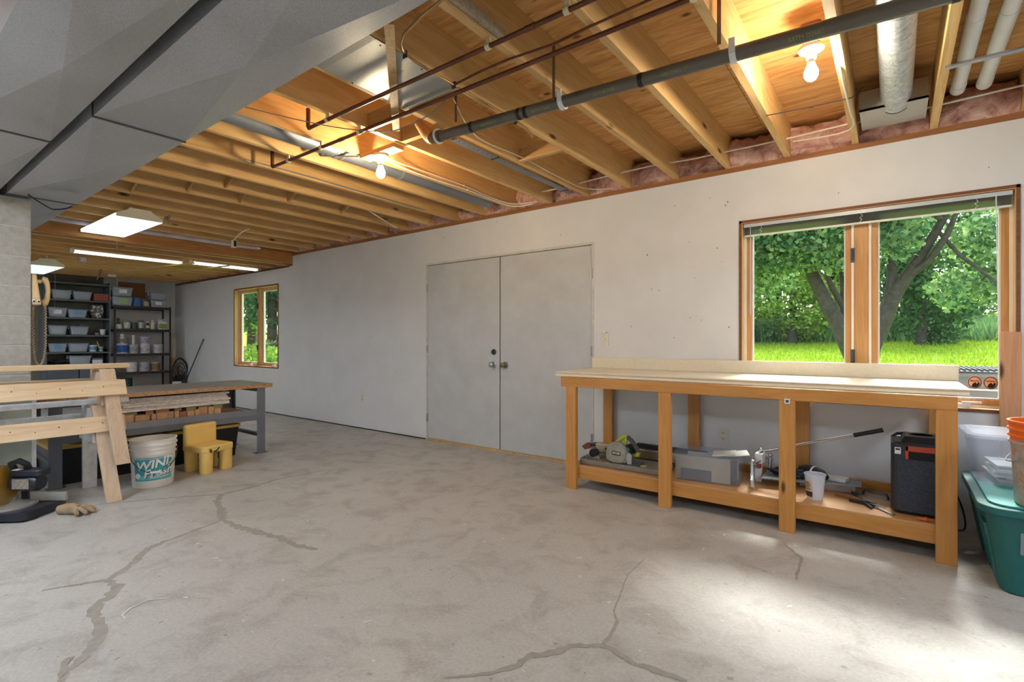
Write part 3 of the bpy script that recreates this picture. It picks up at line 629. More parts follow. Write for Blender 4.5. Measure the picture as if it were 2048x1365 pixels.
# ---------------------------------------------------------------- copper lines
def clipm(x, y, z_, r, par):
    MB().lathe([(r + .004, -.012), (r + .004, .012), (r, .012), (r, -.012)], 12, (x, y, z_), axis='X').box(x - .012, x + .012, y - .004, y + .004, z_ + r, JB + .002).build('pipe_clip', M['clip'], par, smooth=40)
def cpipe(label, x0, y, x1, clips):
    z_ = 2.445; r = .0111; t = thing('copper_pipe', label, 'pipe', (x0, y, z_), 0, 'copper water pipes')
    L = x1 - x0
    MB().tube([(0, 0, 0), (L, 0, 0)], r, 10).build('tube', M['copper'], t, smooth=50)
    MB().tube([(-.006, 0, .12), (-.006, 0, .012), (0, 0, 0), (.03, 0, 0)], r * 1.12, 10).build('elbow', M['copper'], t, smooth=50)
    for c in clips:
        MB().lathe([(r + .004, -.012), (r + .004, .012), (r, .012), (r, -.012)], 12, (c - x0, 0, 0), axis='X').box(c - x0 - .012, c - x0 + .012, -.004, .004, r, JB - z_).build('pipe_clip', M['clip'], t, smooth=40)
    for c in clips[1::2]: MB().cyl((c - x0 + .2, 0, 0), r * 1.18, .05, 10, 'X').build('coupling', M['copper'], t, smooth=50)
cpipe('copper pipe nearer the ducts ending in a short riser', -2.834, 1.71, XR - .2, [-2.64, -1.42, -1.02, .2])
cpipe('longer copper pipe beside the black drain pipe', -3.68, 1.93, XR - .2, [-3.46, -3.05, -2.64, -.60, .2])
t = thing('soft_copper_tube', 'thin copper tube sagging beside the longer copper pipe', 'pipe', (-.75, 1.88, 2.47)); MB().tube([(2.6, .02, .0), (.9, 0, .0), (0, 0, 0), (-.27, .014, .004), (-.45, .03, .004), (-.68, 0, .0), (-.86, -.004, -.004), (-1.08, .03, .008)], .0055, 8).build('tube', M['copper'], t, smooth=60)
t = thing('bent_gas_tube', 'thin bright tube looping round and running along a joist bottom', 'pipe', (-1.75, 1.5, 2.47))
cv = [(-1.30, 1.38), (-1.424, 1.40), (-1.525, 1.415), (-1.675, 1.453), (-1.731, 1.487), (-1.787, 1.556), (-1.797, 1.633), (-1.80, 1.75), (-1.802, 1.894), (-1.798, 2.249), (-1.803, 2.427), (-1.812, 2.553), (-1.845, 2.661)]
MB().tube([(x + 1.75, y - 1.5, -.003 - (.012 if i == len(cv) - 1 else 0)) for i, (x, y) in enumerate(cv)], .0065, 8).build('tube', M['brass'], t, smooth=60)
for i in (5, 8, 10): MB().box(cv[i][0] + 1.738, cv[i][0] + 1.762, cv[i][1] - 1.503, cv[i][1] - 1.497, -.022, .013).build('staple', M['darksteel'], t)

# ---------------------------------------------------------------- black drain pipe
A = Vector((-2.262, 2.21, 2.41)); B = Vector((2.4, 2.21, 2.20)); dirp = (B - A).normalized(); R = .0302
dp = thing('drain_pipe', 'long black plastic drain pipe with green print hanging under the joists', 'pipe', tuple(A))
MB().tube([(0, 0, 0), tuple(B - A)], R, 20).build('pipe', M['abs'], dp, smooth=50)
def at(s): return A + dirp * s
for s in (.30, .64, .685, 1.33, 2.42): MB().tube([tuple(at(s) - A), tuple(at(s + .022) - A)], R + .0012, 20).build('tape_band', M['tape'], dp, smooth=50)
MB().tube([(-.02, 0, .002), (-.05, .01, .012), (-.09, .03, .04), (-.14, .05, .09), (-.2, .06, .16)], R * 1.2, 16).build('elbow', mat('foam_elbow', '#b98a5c', .6, var=.25, scale=20), dp, smooth=60)
MB().tube([tuple(at(.0) - A), tuple(at(.05) - A)], R * 1.22, 20).build('coupling', M['abs'], dp, smooth=50)
MB().lathe([(R * 1.5, -.006), (R * 1.5, .006), (R * 1.2, .006), (R * 1.2, -.006)], 20, (.03, 0, 0), axis='X').build('hanger_ring', M['whitep'], dp, smooth=40)
for s in (.92, 1.74):
    p = at(s) - A; MB().lathe([(R + .008, -.012), (R + .008, .012), (R, .012), (R, -.012)], 20, tuple(p), axis='X', a0=-pi * .95, a1=pi * .15).box(p.x - .012, p.x + .012, -R - .01, -R - .002, p.z - .01, p.z + .05).build('plastic_hanger', M['whitep'], dp, smooth=40)
for x, y, zt in ((-1.375, 2.175, 2.66), (-.573, 2.175, 2.66), (-2.02, 2.14, 2.60)):
    MB().box(x - A.x - .008, x - A.x + .008, y - A.y - .0015, y - A.y + .0015, (2.372 if x > -2 else 2.42) - A.z, zt - A.z).build('hanger_strap', M['strap'], dp)
for s, body in ((.45, 'ABS DWV 2"'), (.80, 'ASTM D2661'), (1.16, 'SCH 40 PIPE'), (1.50, 'ABS DWV 2"'), (2.0, 'ASTM D2661')):
    # flat print on the lower front of the pipe
    m = text_mb(body, .022); ang = radians(-38); out = []
    for (x, y, z_) in m.v:
        a = ang + y / (R + .0006); p = at(s) - A + dirp * x; rr = R + .0006; out.append((p.x, p.y - rr * cos(a), p.z + rr * sin(a)))
    m.v = out; raw(m, 'printing', M['print'], dp)

# ---------------------------------------------------------------- other runs between the joists
t = thing('round_metal_duct', 'round galvanised duct running between joists behind the glowing bulb', 'duct', (-3.235, 1.2, 2.545)); MB().cyl((0, 0, 0), .062, 2.7, 20, 'Y').build('duct_tube', M['galvd'], t, smooth=50)
for y in (.95, 1.0, 1.55): MB().cyl((0, y, 0), .0645, .02, 20, 'Y').build('joint_band', M['galv2'], t, smooth=50)
MB().bar((-.07, .88, -.055), (.15, 1.05, -.06), .02, .004).build('hanger_strap', M['strap'], t); MB().bar((-.07, .88, -.055), (-.07, .88, .09), .02, .004).build('hanger_strap', M['strap'], t)
t = thing('foam_pipe', 'pale foam sleeved pipe lying along the top of the beam', 'pipe', (-7.225, 1.3, 2.475)); MB().tube([(0, 0, 0), (0, 2.25, 0)], .03, 14).build('foam_sleeve', mat('foam_sleeve', '#c9bcc2', .8, var=.15), t, smooth=50); MB().tube([(0, 2.25, 0), (0, 2.31, 0)], [.027, .012], 12).build('sleeve_end', M['whitep'], t, smooth=50)
t = thing('perforated_angle', 'blue grey perforated steel angle lying between two joists', 'steel angle', (-2.37, 2.5, 2.515)); MB().box(-.035, .035, 0, 1.55, -.003, 0).box(-.035, -.032, 0, 1.55, 0, .035).build('angle', M['galvd'], t)
for i in range(30): MB().cyl((.012, .03 + .05 * i, -.0036), .005, .0012, 8).build('hole', M['blackm'], t)
for y in (.42, 1.42): MB().box(-.037, .037, y, y + .02, -.005, .002).build('tape_band', M['tape'], t)
t = thing('insulated_duct', 'silver foil wrapped round duct dropping to a boot by the big window', 'duct', (.012, 2.0, 2.575)); MB().cyl((0, 0, 0), .074, 1.76, 24, 'Y').build('foil_sleeve', M['foil'], t, smooth=50)
MB().box(-.175, .145, 1.66, 2.0, -.055, -.045).box(-.175, .145, 1.66, 1.672, -.055, .06).build('register_boot', M['galv2'], t); MB().cyl((0, 1.755, 0), .0755, .008, 24, 'Y').build('collar', M['blackm'], t, smooth=50)
for i, x in enumerate((.30, .415)):
    t = thing('vent_pipe', ('white plastic vent pipe next to the joist', 'outer white plastic vent pipe at the right edge')[i], 'pipe', (x, 1.6, 2.63), 0, 'white vent pipes'); MB().cyl((0, 0, 0), .033, 2.33, 20, 'Y').build('pipe', M['pvc'], t, smooth=50)
    MB().cyl((0, 1.5 + .02 * i, 0), .0355, .42, 20, 'Y').build('coupling', M['pvc'], t, smooth=50); MB().cyl((0, 2.27, 0), .0365, .075, 20, 'Y').build('end_coupling', M['pvc'], t, smooth=50)
t = thing('conduit', 'thin steel conduit crossing under the white vent pipes', 'conduit', (.20, 3.225, 2.478)); MB().cyl((0, 0, 0), .011, 2.4, 10, 'X').build('tube', M['steel'], t, smooth=50)
t = thing('lath_strip', 'pale wooden lath nailed slantwise under the joists', 'wood strip', (-2.06, 1.72, 2.468)); MB().bar((.40, -.36, 0), (-.41, .36, 0), .042, .018).build('lath', M['lathx'], t)

def cab(name, label, pts, r, mt, grp=None, staples=()):
    o = pts[0]; t = thing(name, label, 'cable', o, 0, grp); out = []
    for i in range(len(pts) - 1):                          # smooth
        p0, p1, p2, p3 = (Vector(pts[max(i - 1, 0)]), Vector(pts[i]), Vector(pts[i + 1]), Vector(pts[min(i + 2, len(pts) - 1)]))
        for k in range(6):
            u = k / 6; out.append(.5 * ((2 * p1) + (p2 - p0) * u + (2 * p0 - 5 * p1 + 4 * p2 - p3) * u * u + (3 * p1 - p0 - 3 * p2 + p3) * u ** 3) - Vector(o))
    out.append(Vector(pts[-1]) - Vector(o)); MB().tube(out, r, 7).build('sheath', mt, t, smooth=60)
    for s in staples: MB().box(s[0] - o[0] - .008, s[0] - o[0] + .008, s[1] - o[1] - .003, s[1] - o[1] + .003, s[2] - o[2] - .006, s[2] - o[2] + .008).build('staple', M['whitep'], t)
C_ = 'cables among the joists'
cab('wall_cable', 'white cable strung through the joists above the big window', [(1.2, 3.93, 2.575), (.6, 3.94, 2.57), (.2, 3.94, 2.56), (-.2, 3.93, 2.56), (-.6, 3.94, 2.553), (-1.0, 3.93, 2.55), (-1.22, 3.92, 2.545), (-1.45, 3.93, 2.56)], .006, M['cable'], C_)
cab('wall_cable', 'doubled white cable bunched against the insulation near the drain pipe end', [(-1.40, 3.9, 2.555), (-1.62, 3.92, 2.56), (-1.85, 3.9, 2.55), (-2.2, 3.92, 2.545), (-2.42, 3.9, 2.53), (-2.62, 3.93, 2.545)], .0065, M['cable'], C_)
cab('lamp_cable', 'white cable dropping along the joist to the right bulb', [(-.24, 2.85, 2.62), (-.21, 2.9, 2.49), (-.205, 3.2, 2.478), (-.20, 3.5, 2.476), (-.2, 3.75, 2.475), (-.3, 3.9, 2.50), (-.55, 3.93, 2.52)], .005, M['cable'], C_)
cab('lamp_cable', 'upper white cable leaving the glowing bulb towards the wall', [(-2.90, 2.33, 2.475), (-2.985, 2.55, 2.50), (-3.02, 2.9, 2.52), (-3.02, 3.3, 2.52), (-3.02, 3.7, 2.50), (-2.96, 3.95, 2.49), (-2.75, 4.05, 2.50)], .0055, M['cable'], C_, [(-3.02, 3.3, 2.52), (-3.02, 3.75, 2.50)])
cab('lamp_cable', 'lower white cable leaving the glowing bulb towards the wall', [(-2.93, 2.33, 2.47), (-3.0, 2.6, 2.478), (-3.022, 3.0, 2.485), (-3.022, 3.4, 2.495), (-3.022, 3.7, 2.484), (-2.98, 3.98, 2.476), (-2.8, 4.05, 2.485)], .0055, M['cable'], C_, [(-3.022, 3.35, 2.494), (-3.022, 3.8, 2.482)])
cab('bell_wire', 'thin grey wire looping from the duct under the copper pipes', [(-2.95, 1.1, 2.47), (-2.83, 1.4, 2.44), (-2.62, 1.75, 2.41), (-2.40, 1.96, 2.40), (-2.22, 2.02, 2.43), (-2.06, 2.04, 2.475), (-2.02, 2.06, 2.53)], .003, M['wire'], C_)
cab('bell_wire', 'thin grey wire stapled along a joist towards the wall', [(-2.0, 2.1, 2.53), (-2.175, 2.5, 2.49), (-2.178, 3.0, 2.50), (-2.178, 3.5, 2.49), (-2.178, 3.95, 2.50), (-1.95, 4.05, 2.48)], .003, M['cable'], C_)
cab('ceiling_cable', 'long grey cable along the joist below the glowing bulb', [(-4.1, 1.15, 2.50), (-3.88, 1.6, 2.50), (-3.835, 2.2, 2.505), (-3.835, 2.9, 2.50), (-3.835, 3.4, 2.495), (-3.9, 3.8, 2.50), (-4.2, 4.0, 2.50)], .006, M['wire'], C_)
cab('ceiling_cable', 'white cable loop hanging low near the wall top', [(-4.28, 3.2, 2.50), (-4.40, 3.5, 2.47), (-4.52, 3.75, 2.455), (-4.62, 3.9, 2.475), (-4.68, 3.95, 2.53)], .007, M['cable'], C_)
cab('duct_cord', 'black cord draped from the duct edge to the block wall', [(-4.9, .80, 2.19), (-5.1, .93, 2.17), (-5.2, 1.0, 2.175), (-5.15, 1.08, 2.20), (-5.0, 1.12, 2.26)], .005, M['blackwire'], C_)
cab('duct_cord', 'thin dark cord falling from the duct to the lower joists', [(-6.0, 1.12, 2.40), (-6.3, 1.13, 2.35), (-6.7, 1.12, 2.28), (-7.2, 1.15, 2.22)], .005, M['blackwire'], C_)
t = thing('tie_wire', 'thin dark wire strung below two joists under the right bulb', 'wire', (-.6, 3.3, 2.48)); MB().tube([(0, -.02, 0), (.2, .0, -.004), (.42, .02, .0), (.47, .06, .06)], .0025, 6).build('wire', M['blackwire'], t); MB().tube([(.2, 0, -.004), (.24, -.03, -.02)], .0025, 6).build('loose_end', M['blackwire'], t)

# ---------------------------------------------------------------- bare bulbs
def bulb(label, x, y, z_, mt, box, grp='bare bulbs'):
    """z_ is the underside of what carries the porcelain holder"""
    t = thing('bulb_holder', label, 'light', (x, y, z_), 0, grp)
    MB().lathe([(0, 0), (.052, 0), (.056, -.008), (.054, -.016), (.032, -.024), (.024, -.03), (.022, -.055), (.019, -.06), (0, -.06)], 24).build('porcelain_holder', M['ceramic'], t, smooth=40)
    MB().lathe([(.014, -.058), (.014, -.072), (.017, -.078), (0, -.078)], 16).build('screw_base', M['steel'], t, smooth=40)
    MB().lathe([(.014, -.074), (.018, -.09), (.027, -.108), (.0305, -.125), (.029, -.14), (.02, -.155), (.008, -.163), (0, -.164)], 20).build('glass_bulb', mt, t, smooth=60)
    if box == 'block': MB().box(-.175, .19, -.045, .045, 0.001, .03).build('mounting_board', M['blocking'], t)
    else:
        MB().rrect(-.045, .045, -.045, .045, .06, .10, .018).build('junction_box', M['copper'], t)
        for k in range(5): a = k * 1.25; MB().tube([(.02 * cos(a), .02 * sin(a), .0), (.038 * cos(a + .4), .038 * sin(a + .4), .02), (.03 * cos(a + .9), .03 * sin(a + .9), .05), (.01, 0, .062)], .0025, 6).build('lead_wire', M['strap'], t, smooth=60)
    return t
bulb('glowing bulb in a porcelain holder over the grey doors', -2.86, 2.27, 2.452, M['bulb'], 'block')
bulb('pale bulb hanging by its wires near the big window', -.315, 2.80, 2.562, M['bulb2'], 'box')

# ---------------------------------------------------------------- fluorescent fixtures
def fluoro(label, x, y, z_, rz, mt, L=1.22, Wd=.40, grp='wrap fluorescents'):
    t = thing('fluorescent_fixture', label, 'light', (x, y, z_), rz, grp); w = Wd / 2; l = L / 2
    MB().hexa([(-l, -w * .45, .07), (l, -w * .45, .07), (l, w * .45, .07), (-l, w * .45, .07), (-l, -w * .35, .10), (l, -w * .35, .10), (l, w * .35, .10), (-l, w * .35, .10)]).build('housing', M['fix'], t, bevel=.004)
    MB().hexa([(-l + .01, -w * .94, .012), (l - .01, -w * .94, .012), (l - .01, w * .94, .012), (-l + .01, w * .94, .012), (-l + .01, -w * .5, .07), (l - .01, -w * .5, .07), (l - .01, w * .5, .07), (-l + .01, w * .5, .07)]).build('reflector', M['fix'], t)
    MB().rrect(-l + .012, l - .012, -w, w, 0, .03, .012).build('diffuser', mt, t, smooth=40)
    for s in (-1, 1):
        p = [(-w * .98, .0), (w * .98, .0), (w * .98, .034), (w * .55, .075), (w * .45, .1), (-w * .45, .1), (-w * .55, .075), (-w * .98, .034)]
        MB().extr(p, 'yz', s * l - .006, s * l + .006).build('end_plate', M['fix'], t)
    for s in (-.4, .4): MB().tube([(s, 0, .1), (s, 0, JB + .02 - z_ if x > XB else FB + .02 - z_)], .003, 6).build('hanger_wire', M['strap'], t)
    return t
f1 = fluoro('lit fluorescent fixture hanging before the beam, left', -6.65, 1.81, 2.375, 0, M['lens'])
MB().tube([(.62, .21, .05), (.66, .24, .07), (.68, .22, .03), (.64, .25, .01)], .012, 6).build('wad', mat('grey_rag', '#8f8a78', .9, var=.4, scale=30), f1)
MB().tube([(-.55, .12, 0), (-.55, .12, -.72)], .0018, 5).build('pull_string', M['wire'], f1)
f3 = fluoro('dim fluorescent fixture behind the wall phone', -9.95, 1.72, 2.19, 0, M['lensoff'], 1.25, .36); MB().tube([(.5, .10, 0), (.5, .10, -.62)], .0018, 5).build('pull_string', M['wire'], f3); MB().tube([(.55, 0, .1), (.58, .0, .14), (.5, .0, .17), (.3, .02, .14)], .008, 6).build('feed_cable', M['cable'], f3)
fluoro('added unseen fill fixture right of the camera', 1.95, 2.1, 2.37, pi / 2, M['lens_fill']); fluoro('added unseen fill fixture behind the camera', -2.8, -1.2, 2.37, 0, M['lens_fill']); fluoro('added unseen fill fixture behind the camera, right', 1.7, -1.0, 2.37, 0, M['lens_fill']); fluoro('added unseen fill fixture behind the camera near the block wall', -4.0, -.55, 2.37, 0, M['lens_fill']); fluoro('added unseen fill fixture beyond the block wall', -7.95, -.6, 2.19, 0, M['lens_fill']); fluoro('added unseen fill fixture in the far left corner', -10.3, -.3, 2.19, 0, M['lens_fill'])  # unseen fixtures added to brighten the room, far stronger than the visible ones
def strip(label, x, y0, y1, z_):
    t = thing('strip_light', label, 'light', (x, y0, z_), 0, 'strip lights under the low joists'); L = y1 - y0
    MB().hexa([(-.06, 0, .03), (.06, 0, .03), (.06, L, .03), (-.06, L, .03), (-.045, 0, .055), (.045, 0, .055), (.045, L, .055), (-.045, L, .055)]).build('channel', M['fix'], t, bevel=.003)
    for s in (-.03, .03): MB().tube([(s, .03, .012), (s, L - .03, .012)], .013, 10).build('tube', emit_strip, t, smooth=50)
    for y in (0, L - .02): MB().box(-.06, .06, y, y + .02, -.004, .03).build('lamp_socket', M['fix'], t)
emit_strip = emit('strip_tube', (1, 1, .96), 1.8)
strip('long strip light under the low joists beyond the beam', -8.15, 1.72, 2.95, FB - .06); strip('strip light closest to the small window', -8.0, 3.0, 3.95, FB - .06)
# odds and ends under the low ceiling
jb = thing('junction_box', 'open junction box dangling from its cable before the beam', 'electrical box', (-6.3, 2.83, 2.36)); MB().box(-.03, .03, -.02, .02, -.09, 0).build('box', M['fix'], jb, bevel=.003); MB().box(.0305, .031, -.016, .016, -.08, -.01).build('cover_opening', M['blackm'], jb); MB().tube([(0, 0, 0), (.04, .03, .06), (.1, .07, .11), (.16, .1, .13)], .006, 6).build('cable', M['cable'], jb, smooth=60)
rc = thing('ceiling_receptacle', 'white receptacle box on a low joist by the strip light', 'electrical box', (-9.0, 2.02, FB - .07)); MB().box(-.05, .05, -.035, .035, 0, .07).build('box', M['galv2'], rc, bevel=.003); MB().box(.05, .056, -.03, .03, .01, .06).build('cover', M['whitep'], rc)
for i, (x0, y0, x1, y1) in enumerate(((-7.75, 2.95, -9.6, 2.55), (-7.62, 3.35, -9.35, 3.1))):
    t = thing('lath_strip', ('pale lath held under the low joists, left of two', 'pale lath held under the low joists, right of two')[i], 'wood strip', (x0, y0, FB - .012 - .07), 0, 'laths under the low joists'); MB().bar((0, 0, 0), (x1 - x0, y1 - y0, 0), .035, .012).build('lath', M['lathx'], t)
    for f in (.2, .8): MB().tube([((x1 - x0) * f, (y1 - y0) * f, .006), ((x1 - x0) * f, (y1 - y0) * f, .09)], .002, 5).build('hanging_wire', M['strap'], t)
sd = thing('smoke_alarm', 'round white alarm under the last low joist above the shelves', 'smoke alarm', (-10.9, 2.85, FB - .04)); MB().lathe([(.0, 0), (.05, 0), (.06, .012), (.06, .038), (0, .038)], 20).build('case', M['whitep'], sd, smooth=40)
bk = thing('wood_bracket', 'dark stick with a hook below the low ceiling over the shelves', 'wood strip', (-9.9, 2.45, FB - .05)); MB().bar((0, 0, 0), (-.9, .2, 0), .03, .02).build('stick', M['plate'], bk); MB().tube([(-.9, .2, 0), (-.96, .2, -.02), (-.98, .19, -.05), (-.94, .18, -.07)], .006, 6).build('hook', M['clip'], bk, smooth=60)

# ---------------------------------------------------------------- blind in the wide window
bl_ = thing('window_blind', 'grey mini blind drawn up at the top of the wide window', 'blind', ((W1[0] + W1[1]) / 2, D + .032, 1.95)); hw = (W1[1] - W1[0]) / 2 - .026
MB().rrect(-hw, hw, -.022, .022, .064, .089, .004).build('head_rail', mat('blind_rail', '#c3c8cb', .4, .1, .04), bl_, smooth=30)
slm = mat('blind_slat', '#c6cac8', .35, .1, .06); sm_ = MB().add([(-hw + .005, -.0125, 0), (hw - .005, -.0125, 0), (hw - .005, 0, .0018), (-hw + .005, 0, .0018), (hw - .005, .0125, 0), (-hw + .005, .0125, 0), (-hw + .005, 0, .0003), (hw - .005, 0, .0003)], [(0, 1, 2, 3), (3, 2, 4, 5), (1, 0, 6, 7), (7, 6, 5, 4)]).mesh('slat'); sm_.materials.append(slm)
for k in range(19): link('slat', sm_, bl_, 0, (0, .002 * ((k % 3) - 1), .0075 + k * .003))
MB().rrect(-hw + .003, hw - .003, -.014, .014, -.004, .006, .003).build('bottom_rail', M['whitep'], bl_, smooth=30)
for x in (-hw + .12, .0, hw - .16): MB().tube([(x, -.016, .06), (x + .008, -.02, .045), (x - .008, -.021, .035), (x + .006, -.02, .02), (x - .004, -.019, .01), (x, -.016, .0)], .0022, 6).build('ladder_cord', M['whitep'], bl_, smooth=60)
MB().tube([(hw - .075, -.03, .07), (hw - .06, -.032, -1.05)], .0028, 6).build('lift_cord', M['whitep'], bl_); MB().tube([(-hw + .05, -.026, .07), (-hw + .05, -.026, -.6)], .003, 6).build('tilt_wand', clear('wand_plastic', alpha=.5), bl_)
# ---------------------------------------------------------------- grey steel workbench and what is stored under it
M['tabletop'] = mat('worn_hardboard', '#8f8a82', .35, var=.18, scale=5); M['chip'] = mat('particle_board_edge', '#b58a62', .8, var=.35, scale=60); M['greysteel'] = mat('blue_grey_steel', '#6f737c', .45, .15, .06); M['darkgrey'] = mat('dark_grey_steel', '#4a4c52', .5, .2, .06)
ox, oy = -5.55, 1.81
wt = thing('steel_workbench', 'grey steel workbench with particle board top behind the sawhorses', 'workbench', (ox, oy, 0))
x0, x1, y0, y1 = -.37, .37, -.905, .905
MB().box(x0, x1, y0, y1, .672, .706).build('top_core', M['chip'], wt, bevel=.002); MB().box(x0, x1, y0, y1, .706, .711).build('top_skin', M['tabletop'], wt)
for sx in (-1, 1):
    for sy in (-1, 1):
        lx, ly = sx * .325, sy * .80; MB().box(lx - .032, lx + .032, ly - .004 + sy * .03, ly + .004 + sy * .03, 0, .672).box(lx - .004 + sx * .03, lx + .004 + sx * .03, ly - .05, ly + .034, 0, .672).build('leg', M['greysteel'], wt, bevel=.002)
        MB().box(lx - .04, lx + .04, ly - .06, ly + .06, 0, .003).build('foot', M['darkgrey'], wt)
for sy in (-1, 1):
    MB().box(-.30, .30, sy * .80 - .02, sy * .80 + .02, .17, .20).build('end_stretcher', M['darkgrey'], wt); MB().box(-.30, .30, sy * .80 - .02, sy * .80 + .02, .63, .67).build('end_rail', M['darkgrey'], wt)
for sx in (-1, 1):
    MB().extr([(sx * .345, .345), (sx * .362, .345), (sx * .362, .40), (sx * .345, .455), (sx * .335, .455), (sx * .335, .345)], 'xz', -.77, .77).build('side_beam', M['greysteel'], wt)
MB().box(-.33, .33, -.77, .77, .405, .418).build('lower_shelf', M['chip'], wt)
sheet_m = mat('white_board', '#e9e6df', .6, var=.05); sheet_e = mat('board_edges', '#ddd0c4', .8, var=.3, scale=30)
for i in range(6):
    rnd = random.Random(i); dx, dy = rnd.uniform(-.012, .012), rnd.uniform(-.02, .02)
    lb = ['lowest white board of the stack on the workbench shelf', 'second lowest white board on the workbench shelf', 'third white board up on the workbench shelf', 'fourth white board up on the workbench shelf', 'second highest white board on the workbench shelf', 'topmost white board stacked on the workbench shelf'][i]
    t = thing('white_board', lb, 'board', (ox + .03 + dx, oy + .08 + dy, .536 + i * .0195), 0, 'boards stacked under the steel workbench')
    MB().box(-.27, .26, -.46, .42, .0, .016).build('core', sheet_e, t, bevel=.003); MB().box(-.268, .258, -.458, .418, .016, .0185).build('face', sheet_m, t)
lum = [wood('offcut_pine_%d' % i, a, b, 'X', vary=.2, knots=False) for i, (a, b) in enumerate((('#d8b083', '#b8875a'), ('#b98158', '#935f3c'), ('#9c9468', '#77704a')))]
y = -.36; i = 0
ORD = 'first second third fourth fifth sixth seventh eighth ninth tenth eleventh twelfth thirteenth fourteenth fifteenth sixteenth seventeenth eighteenth nineteenth twentieth'.split()
while y < .42:
    rnd = random.Random(40 + i); w = rnd.choice((.038, .05, .062, .085)); h = rnd.uniform(.075, .105)
    tag(MB().box(-.25, .25 + rnd.uniform(-.03, .03), 0, w - .004, 0, h).build('lumber_offcut', lum[rnd.choice((0, 0, 1))], loc=(ox + .04, oy + y, .419), bevel=.002), 'sawn lumber offcut under the white boards, %s in the bottom row from the sawhorse' % ORD[i], 'lumber', 'offcuts under the boards')
    if i % 2 == 0 and .116 - h > .011: tag(MB().box(-.25, .24, 0, w + .02, 0, .113 - h).build('lumber_offcut', lum[rnd.choice((1, 2, 2))], loc=(ox + .04, oy + y, .4195 + h), bevel=.001), 'thin stained offcut lying on the %s lumber offcut under the white boards' % ORD[i], 'lumber', 'thin offcuts under the boards')
    y += w; i += 1
binm = mat('black_bin', '#121317', .4, var=.2); lidm = mat('yellow_lid', '#d9b45a', .5)
for i, (ya, yb, lb) in enumerate(((-.83, -.05, 'black storage bin with yellow lid behind the sawhorse legs'), (.0, .63, 'black storage bin with yellow lid behind the yellow chair'))):
    t = thing('storage_bin', lb, 'storage bin', (ox, oy, .001), 0, 'bins under the steel workbench'); MB().rrect(-.27, .28, ya + .01, yb - .01, 0, .29, .04, 4, .03).build('body', binm, t, smooth=40); MB().rrect(-.285, .295, ya, yb, .291, .316, .045).build('lid', lidm, t, smooth=40)
t = thing('door_slab', 'pale green panel with white edge leaning against the block wall', 'panel', (-5.02, .62, 0)); MB().box(-.035, -.01, -.5, .22, 0, .86).build('panel', mat('pale_green_panel', '#a9b0a4', .6), t); MB().box(-.036, -.008, .22, .245, 0, .86).build('edge', M['whitep'], t); MB().box(-.034, -.012, .19, .215, .1, .80).build('dark_slot', M['blackm'], t)

# ---------------------------------------------------------------- sawhorses, one nested on the other
M['oldwood'] = wood('old_sawhorse_wood', '#e6cda9', '#c9a981', 'Y', .75, kcol='#6d4a2c', vary=.08, knotsize=.07); M['oldwoodz'] = wood('old_sawhorse_leg', '#ddc5a8', '#bda286', 'Z', .75, kcol='#6d4a2c', vary=.08, knotsize=.07); M['oldgrey'] = mat('chalky_grey_paint', '#d2d3d3', .8, var=.18, scale=16, bump=.3)
def sawhorse(label, z0, y_end, rear_mt, top_mt, y_off):
    t = thing('sawhorse', label, 'sawhorse', (-4.757, y_end - .58, z0), 0, 'sawhorses')
    Hh = .72; slope = .2 / .7
    MB().box(-.045, .045, -.56, .58, Hh - .036, Hh).build('top_rail', top_mt, t, bevel=.004)
    def lx(z_): return .300 - slope * z_           # centre line of the front leg
    for sx in (-1, 1):
        for yc in (-.42 , .40 + y_off):
            w = .044; a, b = lx(0), lx(Hh - .04); sp = .02 * (1 if yc > 0 else -1)
            p = [(sx * (a - .019), yc - w + sp * 1.2, 0), (sx * (a + .019), yc - w + sp * 1.2, 0), (sx * (a + .019), yc + w + sp * 1.2, 0), (sx * (a - .019), yc + w + sp * 1.2, 0), (sx * (b - .019), yc - w - sp, Hh - .037), (sx * (b + .019), yc - w - sp, Hh - .037), (sx * (b + .019), yc + w - sp, Hh - .037), (sx * (b - .019), yc + w - sp, Hh - .037)]
            MB().hexa(p).build('leg', M['oldwoodz'] if sx > 0 else rear_mt, t, bevel=.004)
        za, zb = Hh - .225, Hh - .115; q = .022
        p = [(sx * (lx(za) + q), -.52, za), (sx * (lx(za) + q + .02), -.52, za), (sx * (lx(za) + q + .02), .52 if y_off else .40, za), (sx * (lx(za) + q), .52 if y_off else .40, za), (sx * (lx(zb) + q), -.52, zb), (sx * (lx(zb) + q + .02), -.52, zb), (sx * (lx(zb) + q + .02), .515 if y_off else .395, zb), (sx * (lx(zb) + q), .515 if y_off else .395, zb)]
        MB().hexa(p).build('side_rail', M['oldwood'] if sx > 0 else top_mt, t, bevel=.003)
    for yc in (-.36, .34 + y_off): MB().extr([(-.17, .42), (.17, .42), (.10, .66), (-.10, .66)], 'xz', yc - .008, yc + .008).build('end_gusset', rear_mt, t)
    for k in range(5): MB().sphere((lx(Hh - .17) + .043, -.1 + .12 * k, Hh - .16 - .02 * (k % 2)), .004, 6, 4).build('nail_head', M['copper'], t)
    return t
sawhorse('lower sawhorse with grey painted rear legs standing on the floor', 0, 1.34, M['oldgrey'], M['oldgrey'], -.005)
sawhorse('upper sawhorse nested on the other with its legs off the floor', .262, 1.346, M['oldwoodz'], M['oldwood'], .04)

